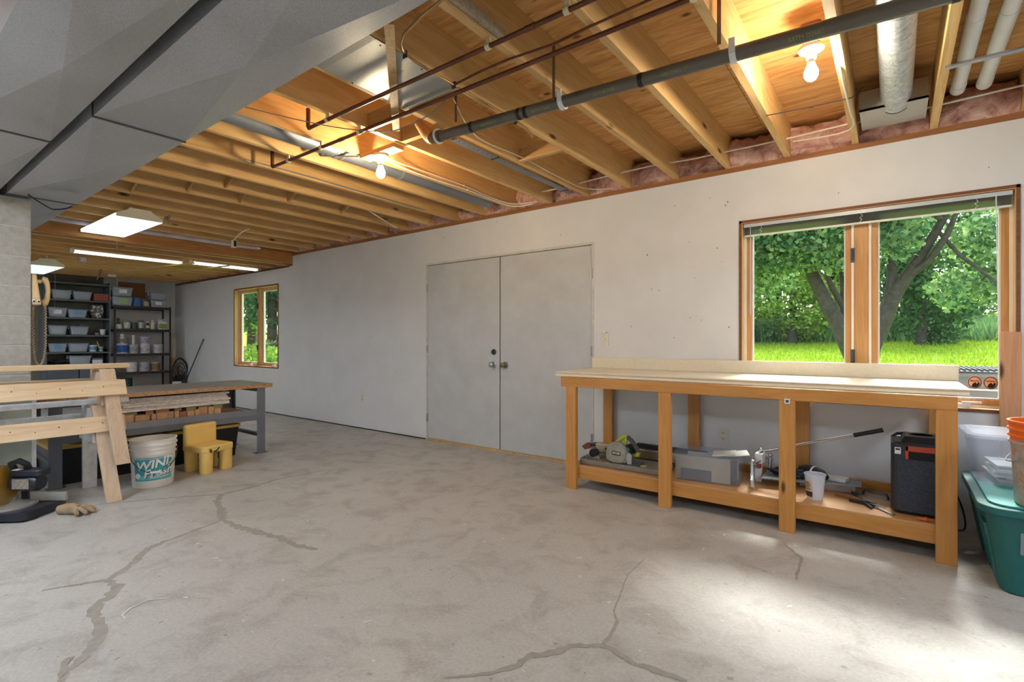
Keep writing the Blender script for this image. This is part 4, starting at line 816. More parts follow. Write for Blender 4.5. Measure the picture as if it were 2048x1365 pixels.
# ---------------------------------------------------------------- bucket, child's chair
bk = thing('detergent_bucket', 'white lidless detergent bucket with turquoise label beside the sawhorse', 'bucket', (-4.76, 1.515, 0), radians(25))
M['bucketw'] = mat('bucket_white', '#e8e4dc', .4, var=.05)
pr = [(0, 0), (.128, 0), (.132, .006), (.143, .255), (.151, .258), (.151, .264), (.1435, .267), (.145, .292), (.153, .295), (.153, .301), (.146, .304), (.148, .325), (.157, .328), (.157, .338), (.149, .341), (.150, .362), (.156, .366), (.156, .372), (.148, .372), (.142, .25), (.127, .012), (0, .012)]
MB().lathe(pr, 40, sy=1.08).build('pail', M['bucketw'], bk, smooth=35)
lab_m = mat('turquoise_label', '#3fa7b3', .45, var=.1); 
def wrap(pts, r0, k, ang0, off):
    """flat (u,v) onto the pail wall; u along the wall, v up"""
    out = []
    for (u, v, *_z) in pts:
        r = r0 + k * v + off; a = ang0 + u / r0; out.append((r * cos(a), r * sin(a) * 1.08, v))
    return out
A0 = radians(-40)
def patch(u0, u1, v0, v1, name, mt, off, par, n=14):
    m = MB(); pts = []
    for i in range(n + 1):
        u = u0 + (u1 - u0) * i / n; pts += [(u, v0), (u, v1)]
    m.v = wrap(pts, .132, .0435, A0, off); m.f = [(2 * i, 2 * i + 2, 2 * i + 3, 2 * i + 1) for i in range(n)]; return raw(m, name, mt, par)
lab = patch(-.125, .125, .06, .245, 'label', lab_m, .0008, bk)
patch(-.12, .12, .228, .243, 'label_strip', mat('label_strip', '#dfe9ea', .5), .0012, bk)
patch(-.12, .12, .068, .10, 'label_foot', mat('label_foot', '#7cc6cd', .5), .0012, bk)
def wtext(body, size, u, v, name, mt, off, par, shear=.25, bold=.002, rot=.12):
    m = text_mb(body, size, shear=shear, bold=bold); P_ = [(x * cos(rot) - y * sin(rot) + u, x * sin(rot) + y * cos(rot) + v) for x, y, z_ in m.v]; m.v = wrap(P_, .132, .0435, A0, off); raw(m, name, mt, par)
lw = mat('label_white', '#f2f2ee', .5, var=.02); ld = mat('label_dark', '#1e5560', .5)
for b_, s_, u_, v_ in (('WIND', .088, .012, .185), ('Fresh', .084, .03, .120)):
    wtext(b_, s_, u_ + .004, v_ - .004, 'label_shadow', ld, .0016, bk, bold=.003); wtext(b_, s_, u_, v_, 'label_lettering', lw, .0022, bk, bold=.0025)
patch(-.11, .06, .233, .238, 'label_small_print', ld, .0018, bk); patch(-.02, .10, .082, .086, 'label_small_print', lw, .0018, bk)
MB().lathe([(0, 0), (.02, 0), (.02, .002), (0, .002)], 14, (.0, 0, 0)).xf(Matrix.Translation(Vector(wrap([(-.10, .10)], .132, .0435, A0, .001)[0])) @ Matrix.Rotation(A0 - .75, 4, 'Z') @ Matrix.Rotation(pi / 2, 4, 'Y')).build('label_seal', lw, bk)
hp = []
for k in range(15):
    a = pi * k / 14; hp.append((.155 * cos(a + A0 + pi / 2 + .0) * 1.02 if False else .158 * cos(a), -.03 - .135 * sin(a), .29 - .165 * sin(a)))
MB().tube(hp, .0032, 6).xf(Matrix.Rotation(radians(52), 4, 'Z')).build('wire_handle', M['darksteel'], bk, smooth=60)
MB().tube([hp[6], hp[7], hp[8]], .009, 8).xf(Matrix.Rotation(radians(52), 4, 'Z')).build('handle_grip', lw, bk, smooth=60)
ch = thing('toddler_chair', 'chunky yellow plastic toddler chair in front of the black bin', 'chair', (-4.905, 1.985, 0), radians(14))
ym = mat('yellow_plastic', '#f1cb74', .42, var=.07, scale=7); W_, L_ = .148, .150
ball = MB().rrect(-L_, L_, -W_, W_, .175, .236, .045, 5); ball.build('seat', ym, ch, smooth=40, bevel=.012)
bkr = MB()
for (za, zb) in ((.175, .408),): bkr.rrect(-L_, -L_ + .075, -W_, W_, za, zb, .034, 5)
bkr.build('backrest', ym, ch, smooth=40, bevel=.018)
for sx in (-1, 1):
    for sy in (-1, 1): MB().lathe([(0, 0), (.049, 0), (.052, .006), (.054, .18), (0, .18)], 20, (sx * (L_ - .054), sy * (W_ - .054), 0)).build('leg', ym, ch, smooth=40)
MB().tube([(L_ + .001, -.06, .19), (L_ + .002, -.045, .185), (L_ + .001, -.02, .20), (L_, -.01, .215)], .006, 6).build('sticker_mark', M['blackm'], ch, smooth=60); MB().extr([(-.10, .185), (-.075, .175), (-.08, .21), (-.098, .215)], 'yz', L_ - .002, L_ + .002).build('gouge', mat('brown_scar', '#5a3b1c', .7), ch)

# ---------------------------------------------------------------- mitre saw and glove on the floor
ms = thing('mitre_saw', 'dark blue mitre saw with amber blade guard on the floor', 'saw', (-4.67, .70, 0), radians(-50))
sb = mat('saw_blue_black', '#20242e', .4, var=.15); si = mat('cast_aluminium', '#c4c3bd', .35, .6, .12); 
MB().rrect(-.16, .19, -.25, .22, .012, .06, .05).build('base', sb, ms, smooth=40); MB().cyl((.03, -.02, .061), .15, .014, 28).build('turntable', si, ms, smooth=40)
MB().box(.1, .28, -.05, .01, .03, .055).build('mitre_arm', sb, ms, bevel=.006); MB().sphere((.31, -.02, .045), .03, 14, 8).build('mitre_knob', M['black'], ms, smooth=60); MB().tube([(.25, -.02, .045), (.30, -.02, .045)], .012, 8).build('knob_shaft', M['black'], ms, smooth=50)
MB().hexa([(-.10, .03, .062), (-.07, .03, .062), (-.07, .26, .062), (-.10, .26, .062), (-.09, .03, .13), (-.07, .03, .13), (-.07, .26, .12), (-.09, .26, .12)]).hexa([(-.10, -.26, .062), (-.07, -.26, .062), (-.07, -.06, .062), (-.10, -.06, .062), (-.09, -.26, .12), (-.07, -.26, .12), (-.07, -.06, .13), (-.09, -.06, .13)]).build('fence', si, ms, bevel=.003)
amb = NT('amber_guard'); amb.b.inputs['Base Color'].default_value = c4(H('#b5851f')); amb.b.inputs['Alpha'].default_value = .6; M['amber'] = amb.set(.2)
MB().lathe([(.03, -.018), (.122, -.02), (.132, -.012), (.132, .012), (.122, .02), (.03, .018)], 40, (.05, -.05, .20), axis='Y').build('blade_guard', M['amber'], ms, smooth=40); MB().lathe([(.02, -.001), (.128, -.001), (.128, .001), (.02, .001)], 40, (.05, -.05, .20), axis='Y').build('saw_blade', M['steel'], ms)
MB().lathe([(0, 0), (.05, 0), (.056, .01), (.056, .15), (.048, .165), (0, .165)], 22, (-.0, .0, .21), axis='Y').build('motor', sb, ms, smooth=40); MB().box(.058, .0605, .03, .135, .18, .245).build('rating_plate', mat('rating_plate', '#8b8478', .5, var=.4, scale=80), ms)
MB().rrect(-.05, .05, .0, .20, .255, .30, .03).build('upper_arm', sb, ms, smooth=40, bevel=.008); MB().tube([(0, .0, .29), (.03, .0, .34), (.03, .05, .36), (.0, .07, .33), (-.02, .07, .29)], .02, 10).build('handle', M['black'], ms, smooth=60)
MB().box(-.12, -.07, -.03, .03, .075, .26).build('pivot_post', sb, ms, bevel=.008); MB().box(.01, .05, .02, .06, .30, .304).build('warning_label', M['ivory'], ms)
gl = thing('work_glove', 'crumpled tan leather work glove lying beside the mitre saw', 'glove', (-4.36, .93, .0), radians(40)); gm_ = mat('tan_leather', '#9a8769', .85, var=.25, scale=18, bump=.5, bscale=40)
g = MB()
g.tube([(-.09, 0, .028), (-.05, .005, .034), (0, 0, .035), (.03, .0, .03)], [.03, .036, .04, .03], 10)
for k, (a, l, h) in enumerate(((-.8, .075, .022), (-.35, .095, .03), (.05, .10, .026), (.45, .09, .03), (1.3, .07, .02))):
    c, s_ = cos(a), sin(a); g.tube([(.0 + .01 * c, .03 * s_, .03), (.03 + c * l * .4, .02 * s_ + s_ * l * .5, h + .012), (.03 + c * l * .8, .02 * s_ + s_ * l * .9, h), (.03 + c * l, .02 * s_ + s_ * l * 1.1, .014)], [.018, .017, .015, .009], 8)
g.build('glove_body', gm_, gl, smooth=70)

# ---------------------------------------------------------------- wall phone
ph = thing('wall_phone', 'cream wall phone with coiled cord on the end of the block wall', 'telephone', (BX - .10, BY + .004, 1.452)); pm = mat('cream_plastic', '#e3c693', .4, var=.05)
MB().hexa([(-.05, 0, -.03), (.09, 0, -.03), (.09, .058, -.03), (-.05, .058, -.03), (-.05, 0, .20), (.09, 0, .20), (.09, .03, .20), (-.05, .03, .20)]).build('body', pm, ph, bevel=.01)
hs = [(.02, .075, -.0), (.02, .088, .0), (.02, .10, .03), (.02, .105, .08), (.02, .10, .13), (.02, .088, .17), (.02, .07, .18)]
MB().tube([(.02, .072, -.012), (.02, .085, -.008), (.02, .10, .02), (.02, .106, .085), (.02, .10, .14), (.02, .085, .168), (.02, .072, .172)], [.022, .025, .017, .014, .017, .025, .022], 12).build('handset', pm, ph, smooth=60)
MB().box(.005, .035, .04, .066, .14, .165).build('hook', pm, ph, bevel=.003)
wq = mat('sticker_white', '#f4f1ea', .5, var=.02); bq = mat('sticker_black', '#141414', .5)
for k in range(2):
    yy = .012 + .026 * k
    MB().lathe([(0, 0), (.0125, 0), (.0125, .0006), (0, .0006)], 20, (.0905, yy, .002), sy=1.15, axis='X').build('eye_sticker', bq, ph); MB().lathe([(0, 0), (.0105, 0), (.0105, .001), (0, .001)], 20, (.0907, yy, .002), sy=1.15, axis='X').build('eye_white', wq, ph)
    MB().lathe([(0, 0), (.0062, 0), (.0062, .0012), (0, .0012)], 16, (.0910, yy + .002, -.003), axis='X').build('eye_pupil', bq, ph)
cp = []; N_ = 460
base = [Vector((.02, .09, -.03)), Vector((.02, .092, -.17)), Vector((.02, .090, -.33)), Vector((.02, .078, -.44)), Vector((.02, .055, -.485)), Vector((.02, .032, -.44)), Vector((.02, .022, -.31)), Vector((.02, .020, -.14)), Vector((.02, .022, -.04))]
def cr(P_, u):
    n = len(P_) - 1; i = min(int(u * n), n - 1); f = u * n - i; p0, p1, p2, p3 = P_[max(i - 1, 0)], P_[i], P_[i + 1], P_[min(i + 2, n)]
    return .5 * ((2 * p1) + (p2 - p0) * f + (2 * p0 - 5 * p1 + 4 * p2 - p3) * f * f + (3 * p1 - p0 - 3 * p2 + p3) * f ** 3)
for i in range(N_):
    u = i / (N_ - 1); p = cr(base, u); tg = (cr(base, min(1, u + .01)) - cr(base, max(0, u - .01))).normalized(); a = Vector((1, 0, 0)); b = tg.cross(a); g_ = u * 2 * pi * 58; r = .0062; cp.append(p + a * cos(g_) * r + b * sin(g_) * r)
MB().tube(cp, .0021, 5).build('coiled_cord', pm, ph, smooth=70)
# ---------------------------------------------------------------- shelving on the far wall
SX = -11.35; SXB = -11.70
shm = mat('grey_shelf_steel', '#6d7478', .5, .2, .12); shp = mat('grey_shelf_back', '#6a6b62', .6, .1, .15, 3); blk = mat('black_shelf_steel', '#303338', .5, .2, .1)
us = thing('steel_shelving', 'tall grey steel shelving unit with backing left on the far wall', 'shelf', (SX, 2.5, 0)); YA, YB = -.42, .43
LV = [2.17, 1.872, 1.56, 1.26, .963, .745]
for k, zz in enumerate(LV):
    MB().box(-.34, 0, YA, YB, zz - .028, zz - .024).box(-.004, 0, YA, YB, zz - .03, zz - .001).box(-.34, 0, YA, YB, zz - .006, zz - .001).build('shelf', shm, us)
for y in (YA - .018, YB):
    for x in (-.34, -.03):
        MB().box(x, x + .03, y, y + .018, 0, 2.2).build('upright', shm, us)
        if x == -.03:
            ho = MB()
            for j in range(70): ho.box(x + .03, x + .0306, y + .006, y + .012, .1 + j * .03, .112 + j * .03)
            raw(ho, 'slot_holes', M['wall'] if y > 0 else M['blackm'], us)['kind'] = 'stuff'
MB().box(-.342, -.338, YA, YB, .05, 2.2).build('back_panel', shp, us)
for s in (-1, 1): MB().box(-.33, -.005, (YB if s > 0 else YA - .004), (YB + .004 if s > 0 else YA), .05, 2.2).build('side_panel', shm, us)
for a, b in ((YA, .003), (.007, YB)): MB().box(-.012, -.004, a + .004, b - .004, .12, .70).build('cabinet_door', mat('blue_grey_door', '#5d6672', .45, .2, .08), us, bevel=.003)
MB().box(-.34, 0, YA, YB, .08, .11).build('plinth', shm, us)
ub = thing('black_shelving', 'black steel shelving unit of paint cans on the far wall', 'shelf', (-11.25, 3.426, 0)); LB = [1.80, 1.375, .92, .58, .28]
for zz in LB:
    MB().box(-.40, 0, -.43, .43, zz - .012, zz).build('shelf_board', M['chip'], ub); MB().box(-.012, .002, -.43, .43, zz - .05, zz - .002).box(-.402, -.39, -.43, .43, zz - .05, zz - .002).build('shelf_beam', blk, ub)
for y in (-.45, .43):
    for x in (-.40, -.03): MB().box(x, x + .032, y, y + .022, 0, 1.81).build('upright', blk, ub)

cl = clear('clear_bin_plastic', alpha=.38, milky='#dbe4ee'); cll = clear('bin_lid_plastic', tint=(.8, .87, .97), alpha=.55, milky='#8fa3c0'); junk = [mat('bin_contents_%d' % i, c, .8, var=.35, scale=25) for i, c in enumerate(('#e2e0d8', '#b9c2c8', '#93a2bb', '#d6d2c0'))]
lbl = {'w': mat('paper_label', '#e9eaea', .6), 'b': mat('blue_label', '#6fa3cf', .5), 'g': mat('green_print_label', '#9cc27e', .6)}
def cbin(label, x, y, z_, w, h, seed, lab=None, d=.28, grp='clear bins on the shelves', lid=True):
    """x is the front face; y centre; w across"""
    t = thing('clear_bin', label, 'storage bin', (x, y, z_ + .001), 0, grp); MB().shell(-d, 0, -w / 2, w / 2, 0, h - .02, .025, .003, .018).build('tub', cl, t, smooth=40)
    rnd = random.Random(seed); c = MB()
    for k in range(7): s = rnd.uniform(.25, .4) * h; c.sphere((-d * rnd.uniform(.25, .75), w * rnd.uniform(-.30, .30), .006 + s * rnd.uniform(.95, 1.2)), s, 8, 5, (1, w / h * .55, .8))
    c.v = [(p[0], max(-w * .42, min(w * .42, p[1])), max(.005, min(h - .03, p[2]))) for p in c.v]; c.v = [(max(-d + .03, min(-.026, p[0])), p[1], p[2]) for p in c.v]; c.build('contents', junk[seed % 4], t, smooth=30)
    MB().rrect(-d - .008, .008, -w / 2 - .008, w / 2 + .008, h - .02, h - .004, .03).build('lid', cll, t, smooth=40)
    if lab: MB().hexa([(-.0105, -w * .2, h * .32), (-.0095, -w * .2, h * .32), (-.0095, w * .2, h * .32), (-.0105, w * .2, h * .32), (-.0035, -w * .2, h * .74), (-.0025, -w * .2, h * .74), (-.0025, w * .2, h * .74), (-.0035, w * .2, h * .74)]).build('label_card', lbl[lab], t)
    for s in (-1, 1): MB().box(-d * .6, -d * .4, s * (w / 2 + .006) - .003, s * (w / 2 + .006) + .003, h - .06, h - .004).build('latch', lbl['w'], t)
    return t
F_ = SX - .012
for lb, yc, zz, w, h, sd, la in (
 ('clear bin of pale parts on the top grey shelf, left', 2.28, 1.872, .262, .165, 1, None), ('clear bin on the top grey shelf beside the red box', 2.56, 1.872, .258, .155, 2, None),
 ('clear bin with white card on the second grey shelf', 2.225, 1.56, .256, .17, 6, 'w'), ('clear bin with round blue label on the second grey shelf', 2.497, 1.56, .262, .15, 5, 'b'),
 ('clear bin on the third grey shelf, left', 2.225, 1.26, .255, .165, 4, None), ('clear bin of white parts under silver scraps, third grey shelf', 2.52, 1.26, .25, .155, 8, None),
 ('clear bin with blue card on the fourth grey shelf', 2.225, .963, .25, .155, 2, 'b'), ('clear bin of white parts on the fourth grey shelf', 2.505, .963, .27, .155, 12, None), ('clear bin alone in the middle of the fifth grey shelf', 2.53, .745, .30, .155, 3, None)):
    cbin(lb, F_, yc, zz, w, h, sd, la)
tag(MB().box(-.25, 0, -.105, .105, 0, .128).build('red_box', mat('dull_red_card', '#a9584d', .7), loc=(F_, 2.82, 1.873), bevel=.003), 'dull red cardboard box at the end of the top grey shelf', 'box')
def crumple(name, label, cat, loc, sx, sy, sz, seed, mt, fr=5):
    rnd = random.Random(seed); m = MB(); m.sphere((0, 0, 0), 1, 22, 12); ph_ = [rnd.uniform(0, 6) for _ in range(6)]
    out = []
    for p in m.v:
        n = 1 + .16 * sin(fr * p[0] * 1.7 + ph_[0]) + .14 * sin(fr * p[1] * 2.1 + ph_[1]) + .14 * sin(fr * p[2] * 2.3 + ph_[2]) + rnd.uniform(-.12, .12)
        out.append((p[0] * sx * n, p[1] * sy * n, max(-sz, p[2] * sz * n) + sz))
    m.v = out; return tag(m.build(name, mt, loc=loc), label, cat)
crumple('plastic_bag', 'crumpled silver plastic bag at the end of the second grey shelf', 'bag', (F_ - .14, 2.78, 1.562), .11, .095, .12, 3, mat('silver_film', '#a9a5a4', .25, .55, .55, 22), 7)
crumple('silver_scraps', 'silver scraps heaped on a clear bin lid, third grey shelf', 'scrap', (F_ - .14, 2.52, 1.4165), .09, .075, .013, 4, mat('silver_scrap', '#b9bcc0', .3, .6, .3, 30), 6)
crumple('black_rag', 'black rag hanging off the fourth grey shelf end', 'rag', (F_ - .12, 2.895, .964), .05, .020, .024, 5, M['blackm'], 5)
crumple('cord_coil', 'heap of dark cord on the fifth grey shelf', 'cord', (F_ - .14, 2.26, .746), .12, .12, .04, 6, mat('dark_cord', '#2b2d30', .6, var=.4, scale=60), 9)
def cup(name, label, cat, loc, r, h, mt, band=None, rim=None, grp=None):
    t = thing(name, label, cat, loc, 0, grp); MB().lathe([(0, 0), (r * .84, 0), (r * .86, .003), (r, h), (r * 1.05, h), (r * 1.05, h - .004), (r * .96, h - .004), (r * .82, .004), (0, .004)], 20).build('body', mt, t, smooth=40)
    if band: MB().lathe([(r * .862 + .001 + r * .14 * .25, h * .25), (r * .862 + .001 + r * .14 * .8, h * .8)], 20).build('label_band', band, t, smooth=40)
    return t
cup('plastic_cup', 'small white cup at the end of the third grey shelf', 'cup', (F_ - .06, 2.85, 1.261), .042, .10, M['whitep']); tag(MB().rrect(-.04, .04, -.03, .03, 0, .04, .008).build('small_box', M['galvd'], loc=(F_ - .08, 2.765, 1.261)), 'small grey box beside the white cup, third grey shelf', 'box')
cup('plastic_tub', 'white tub with blue band on the fourth grey shelf', 'tub', (F_ - .07, 2.71, .964), .06, .115, M['whitep'], lbl['b']); cup('brush_pot', 'white pot holding brushes on the fourth grey shelf', 'pot', (F_ - .07, 2.828, .964), .036, .085, M['whitep'], mat('green_band', '#6fa08a', .5))
for i, (dy, c, lb) in enumerate(((-.008, '#b8302a', 'red handled brush standing in the white pot'), (.012, '#4a2a1a', 'dark handled brush standing in the white pot'), (-.012, '#d8d3c4', 'pale handled brush leaning in the white pot'))):
    t = thing('paint_brush', lb, 'brush', (F_ - .07, 2.828 + dy, .969), 0, 'brushes in the white pot'); MB().tube([(0, 0, 0), (.004 * i, dy * 2.2, .11), (.005 * i, dy * 4.0, .17)], [.005, .008, .005], 8).build('handle', mat('brush_%d' % i, c, .45), t, smooth=60)
t = thing('soap_tub', 'white box with purple lid on the fifth grey shelf', 'tub', (F_ - .1, 2.775, .746)); MB().rrect(-.08, .08, -.075, .075, 0, .07, .02).build('body', M['whitep'], t, smooth=40); MB().rrect(-.083, .083, -.078, .078, .07, .10, .022).build('lid', mat('purple_lid', '#6c5f9c', .45), t, smooth=40)

# right hand black shelving contents
G_ = -11.262
def can(label, y, z_, r, h, body, lidc=None, band=None, bail=True, x=None, name='paint_can', grp='cans on the black shelving'):
    t = thing(name, label, 'can', ((G_ - r - .01) if x is None else x, y, z_ + .001), 0, grp); MB().lathe([(0, 0), (r, 0), (r + .003, .002), (r + .003, .008), (r, .01), (r, h - .012), (r + .003, h - .01), (r + .003, h), (r - .008, h), (r - .01, h - .006), (0, h - .006)], 22).build('shell', mat(label[:20], body, .4, .1, .1, 14), t, smooth=40)
    MB().lathe([(0, h - .006), (r - .009, h - .006), (r - .012, h - .001), (0, h - .001)], 20).build('lid', mat('lid_' + label[:18], lidc or '#a9abad', .35, .5 if not lidc else 0), t, smooth=40)
    if band: MB().lathe([(r + .0012, h * .12), (r + .0012, h * .82)], 22).build('label_band', mat('band_' + label[:16], band, .5, 0, .35, 30), t, smooth=40)
    if bail: MB().tube([(r * .2 + (r + .004) * sin(pi * k / 10) * .98, (r + .004) * cos(pi * k / 10), h * .72 - h * .32 * sin(pi * k / 10)) for k in range(11)], .0016, 5).build('bail', M['darksteel'], t, smooth=60)
    return t
cbin('upper clear bin stacked left on the black shelving top', G_, 3.115, 1.973, .30, .17, 4, 'w', grp='clear bins on the black shelving'); cbin('lower clear bin of green print stacked left on the black shelving', G_, 3.115, 1.80, .30, .17, 7, 'g', grp='clear bins on the black shelving')
cbin('upper blue clear bin stacked right on the black shelving top', G_, 3.675, 1.943, .255, .14, 6, None, grp='clear bins on the black shelving'); cbin('lower clear bin with white card stacked right, black shelving', G_, 3.675, 1.80, .255, .14, 10, 'w', grp='clear bins on the black shelving')
can('blue tall can on the black shelving top', 3.345, 1.80, .078, .165, '#3d6fa3', '#c8ccd0', '#3d6fa3', False); can('small brown can on the black shelving top', 3.487, 1.80, .047, .11, '#8c6f4e', '#cfc8b8', '#c2b59c', False)
def bottle(label, y, z_, r, h, body, cap, neck=.4, grp='bottles on the black shelving', x=None, band=None):
    t = thing('bottle', label, 'bottle', ((G_ - r - .012) if x is None else x, y, z_ + .001), 0, grp); MB().lathe([(0, 0), (r * .95, 0), (r, .006), (r, h * .62), (r * .85, h * .70), (r * neck, h * .78), (r * neck, h * .84), (0, h * .84)], 18).build('body', mat('b_' + label[:18], body, .35, 0, .08), t, smooth=40)
    MB().lathe([(r * neck * 1.25, h * .80), (r * neck * 1.25, h), (0, h)], 14).build('cap', mat('c_' + label[:18], cap, .4), t, smooth=40)
    if band: MB().lathe([(r + .0008, h * .12), (r + .0008, h * .5)], 18).build('label_band', mat('l_' + label[:18], band, .5, 0, .3, 40), t, smooth=40)
z2, z3, z4, z5 = 1.375, .92, .58, .28
can('white jar at the left end of the second black shelf', 3.062, z2, .044, .085, '#d9d7d0', '#e4e2dc', None, False); bottle('slim dark bottle behind the white jar, second black shelf', 3.075, z2, .022, .20, '#51544c', '#2a2a2a', .7, x=G_ - .14)
can('grey green jar with black lid, second black shelf', 3.185, z2, .055, .15, '#7d8a80', '#1e1f20', '#c9c7bc', False); can('dark tin left of centre, second black shelf', 3.30, z2, .05, .12, '#39484e', '#4f5a5e', None, False); can('taller dark tin with white label, second black shelf', 3.40, z2, .042, .16, '#4a5560', '#1e1f20', '#c4c4c0', False)
bottle('small black and white bottle, second black shelf', 3.508, z2, .03, .15, '#2f3336', '#d8d4c8', .5, band='#d8d6ce'); bottle('white bottle with yellow label, second black shelf', 3.59, z2, .038, .175, '#e2e2dc', '#e8e6e0', .45, band='#d9d2a0')
jg = thing('plastic_jug', 'white handled jug with green label ending the second black shelf', 'jug', (G_ - .09, 3.755, z2 + .001)); MB().rrect(-.06, .06, -.078, .078, 0, .14, .022).build('body', M['whitep'], jg, smooth=40); MB().hexa([(-.05, -.07, .14), (.05, -.07, .14), (.05, .07, .14), (-.05, .07, .14), (-.03, -.06, .19), (.03, -.06, .19), (.03, -.02, .19), (-.03, -.02, .19)]).build('shoulder', M['whitep'], jg, bevel=.012)
MB().tube([(0, -.02, .185), (0, .03, .19), (0, .06, .17), (0, .068, .135)], .012, 8).build('handle', M['whitep'], jg, smooth=60); MB().cyl((0, -.042, .19), .02, .022, 14).build('cap', M['ivory'], jg, smooth=40); MB().box(.0605, .0612, -.07, .07, .02, .11).build('label_card', mat('green_label', '#86a84c', .5, 0, .25, 40), jg)
can('blue labelled paint can, third black shelf', 3.123, z3, .082, .185, '#c9ccd0', None, '#2f62b0'); can('grey paint can, third black shelf', 3.292, z3, .074, .165, '#b8bac0', None, '#a3a5ab'); can('white paint can with wire bail, third black shelf', 3.472, z3, .082, .175, '#d2d2d6', None, '#c5c6cc'); can('paint can with purple lid, third black shelf', 3.684, z3, .084, .165, '#c9c7cf', '#5a4a86', '#bcbac4')
bottle('white spray can on the blue paint can', 3.123, z3 + .186, .032, .175, '#d5d2cb', '#e6e4df', .75, band='#8d8a86', x=G_ - .092); bottle('white caulk tube standing on the grey paint can', 3.292, z3 + .166, .023, .175, '#e6e4de', '#e6e4de', .8, x=G_ - .084); can('pale tub stacked on the white paint can', 3.472, z3 + .176, .074, .135, '#c3bfcf', '#d8d6dc', '#a9a2c4', False, x=G_ - .092, name='paint_tub')
can('white paint can with pink drip, fourth black shelf', 3.268, z4, .08, .175, '#dedcd8', None, '#d6d3d0', False); can('grey paint can with wire bail, fourth black shelf', 3.46, z4, .082, .175, '#b5b6b9', None, '#a9abb0'); can('rust stained paint can, fourth black shelf', 3.642, z4, .078, .165, '#b9a78c', None, '#8c7350')
can('dark green pail on the lowest black shelf', 3.19, z5, .09, .18, '#20302f', '#39605a', '#2b4a48', False, name='pail')

# corner clutter on the floor at the far end
fan = thing('floor_fan', 'black round floor fan leaning in the far corner', 'fan', (-11.15, 3.98, .0), radians(10)); fc = Vector((0, 0, .42))
for k in range(5):
    r = .05 + .34 * k / 4 * .62; MB().tube([(.03 + .0 * k, r * cos(2 * pi * i / 28) * .62, .42 + r * 1.5 * sin(2 * pi * i / 28)) for i in range(28)], .006 if k < 4 else .016, 6, closed=True).build('guard_ring', M['black'], fan, smooth=60)
for i in range(16): a = 2 * pi * i / 16; MB().tube([(.035, 0, .42), (.035, .16 * cos(a), .42 + .39 * sin(a))], .003, 5).build('guard_spoke', M['black'], fan)
MB().cyl((-.06, 0, .42), .07, .11, 18, 'X').build('motor', M['black'], fan, smooth=40); MB().box(-.1, .05, -.12, .12, 0, .04).build('foot', M['black'], fan, bevel=.005); MB().tube([(-.03, 0, .03), (-.03, 0, .4)], .015, 8).build('stem', M['black'], fan)
for i in range(4): a = i * pi / 2; MB().hexa([(0, .02 * cos(a), .42 + .02 * sin(a)), (.004, .02 * cos(a), .42 + .02 * sin(a)), (.014, .13 * cos(a), .42 + .30 * sin(a)), (.010, .13 * cos(a), .42 + .30 * sin(a)), (0, .02 * cos(a + .5), .42 + .02 * sin(a + .5)), (.004, .02 * cos(a + .5), .42 + .02 * sin(a + .5)), (.014, .12 * cos(a + .5), .42 + .28 * sin(a + .5)), (.010, .12 * cos(a + .5), .42 + .28 * sin(a + .5))]).build('blade', mat('fan_blade', '#6e7173', .4, .2), fan)
rd = thing('broom_stick', 'grey metal stick leaning on the back wall by the fan', 'stick', (-11.2, 3.98, 0)); MB().tube([(0, 0, 0), (.82, .13, 1.18)], .0095, 8).build('shaft', M['darksteel'], rd, smooth=50); MB().sphere((.82, .13, 1.18), .013, 8, 6).build('tip', M['black'], rd)
tag(MB().box(-.02, .02, -.04, .04, 0, .82).build('plank', wood('corner_plank', '#c2905f', '#94653c', 'Z'), loc=(-11.25, 3.93, 0)), 'short brown plank standing beside the black shelving', 'plank')
tag(MB().box(-.006, .006, -.03, .03, 0, .42).build('plank', M['gray_wood'], loc=(-11.25, 3.93, .822)), 'thin grey slat standing on the brown plank by the shelving', 'slat')
cup('plastic_tub', 'white tub with lid on a box in the far corner', 'tub', (-10.75, 3.80, .272), .075, .115, M['whitep']); tag(MB().box(-.14, .14, -.14, .14, 0, .27).build('carton', mat('grey_carton', '#9a9690', .7), loc=(-10.75, 3.80, 0), bevel=.004), 'low grey carton carrying a white tub in the far corner', 'box')
# ---------------------------------------------------------------- wooden workbench under the big window
wbn = thing('wooden_workbench', 'long pine workbench with laminate top under the wide window', 'workbench', (-.93, 3.77, 0)); cx, cy = .93, -3.77
def bb(x0, x1, y0, y1, z0, z1): return MB().box(x0 + cx, x1 + cx, y0 + cy, y1 + cy, z0, z1)
CT = MB().extr([(3.478, .888), (3.462, .874), (3.466, .868), (4.122, .868), (4.122, .908), (3.478, .908), (3.466, .900)], 'yz', -2.182 + cx, .312 + cx)
CT.v = [(a, b + cy, c) for a, b, c in CT.v]; CT.v = [(p[0], p[1], p[2]) for p in CT.v]; ctop = CT.build('countertop', M['counter'], wbn, bevel=.004)
bb(-2.182, .318, 4.098, 4.122, .908, 1.004).build('backsplash', M['counter'], wbn, bevel=.004)
bb(-2.10, .262, 3.424, 3.462, .795, .868).build('front_apron', M['bench'], wbn, bevel=.003); 
for xa in (-2.10, .224): bb(xa, xa + .038, 3.462, 4.06, .795, .868).build('end_apron', M['bench'], wbn)
for xa in (-2.052, -1.308, -.556, .175):
    bb(xa, xa + .087, 3.424, 3.462, 0, .795).build('leg', M['benchz'], wbn, bevel=.003)
    bb(xa, xa + .087, 4.062, 4.100, 0, .795).build('leg', M['benchz'], wbn, bevel=.003)
    bb(xa + .024, xa + .062, 3.50, 4.03, .10, .165).build('shelf_bearer', M['bench'], wbn)
bb(-2.052, .262, 3.462, 3.50, .083, .168).build('front_rail', M['bench'], wbn, bevel=.003); bb(-2.052, .262, 4.024, 4.062, .083, .24).build('rear_rail', M['bench'], wbn, bevel=.003)
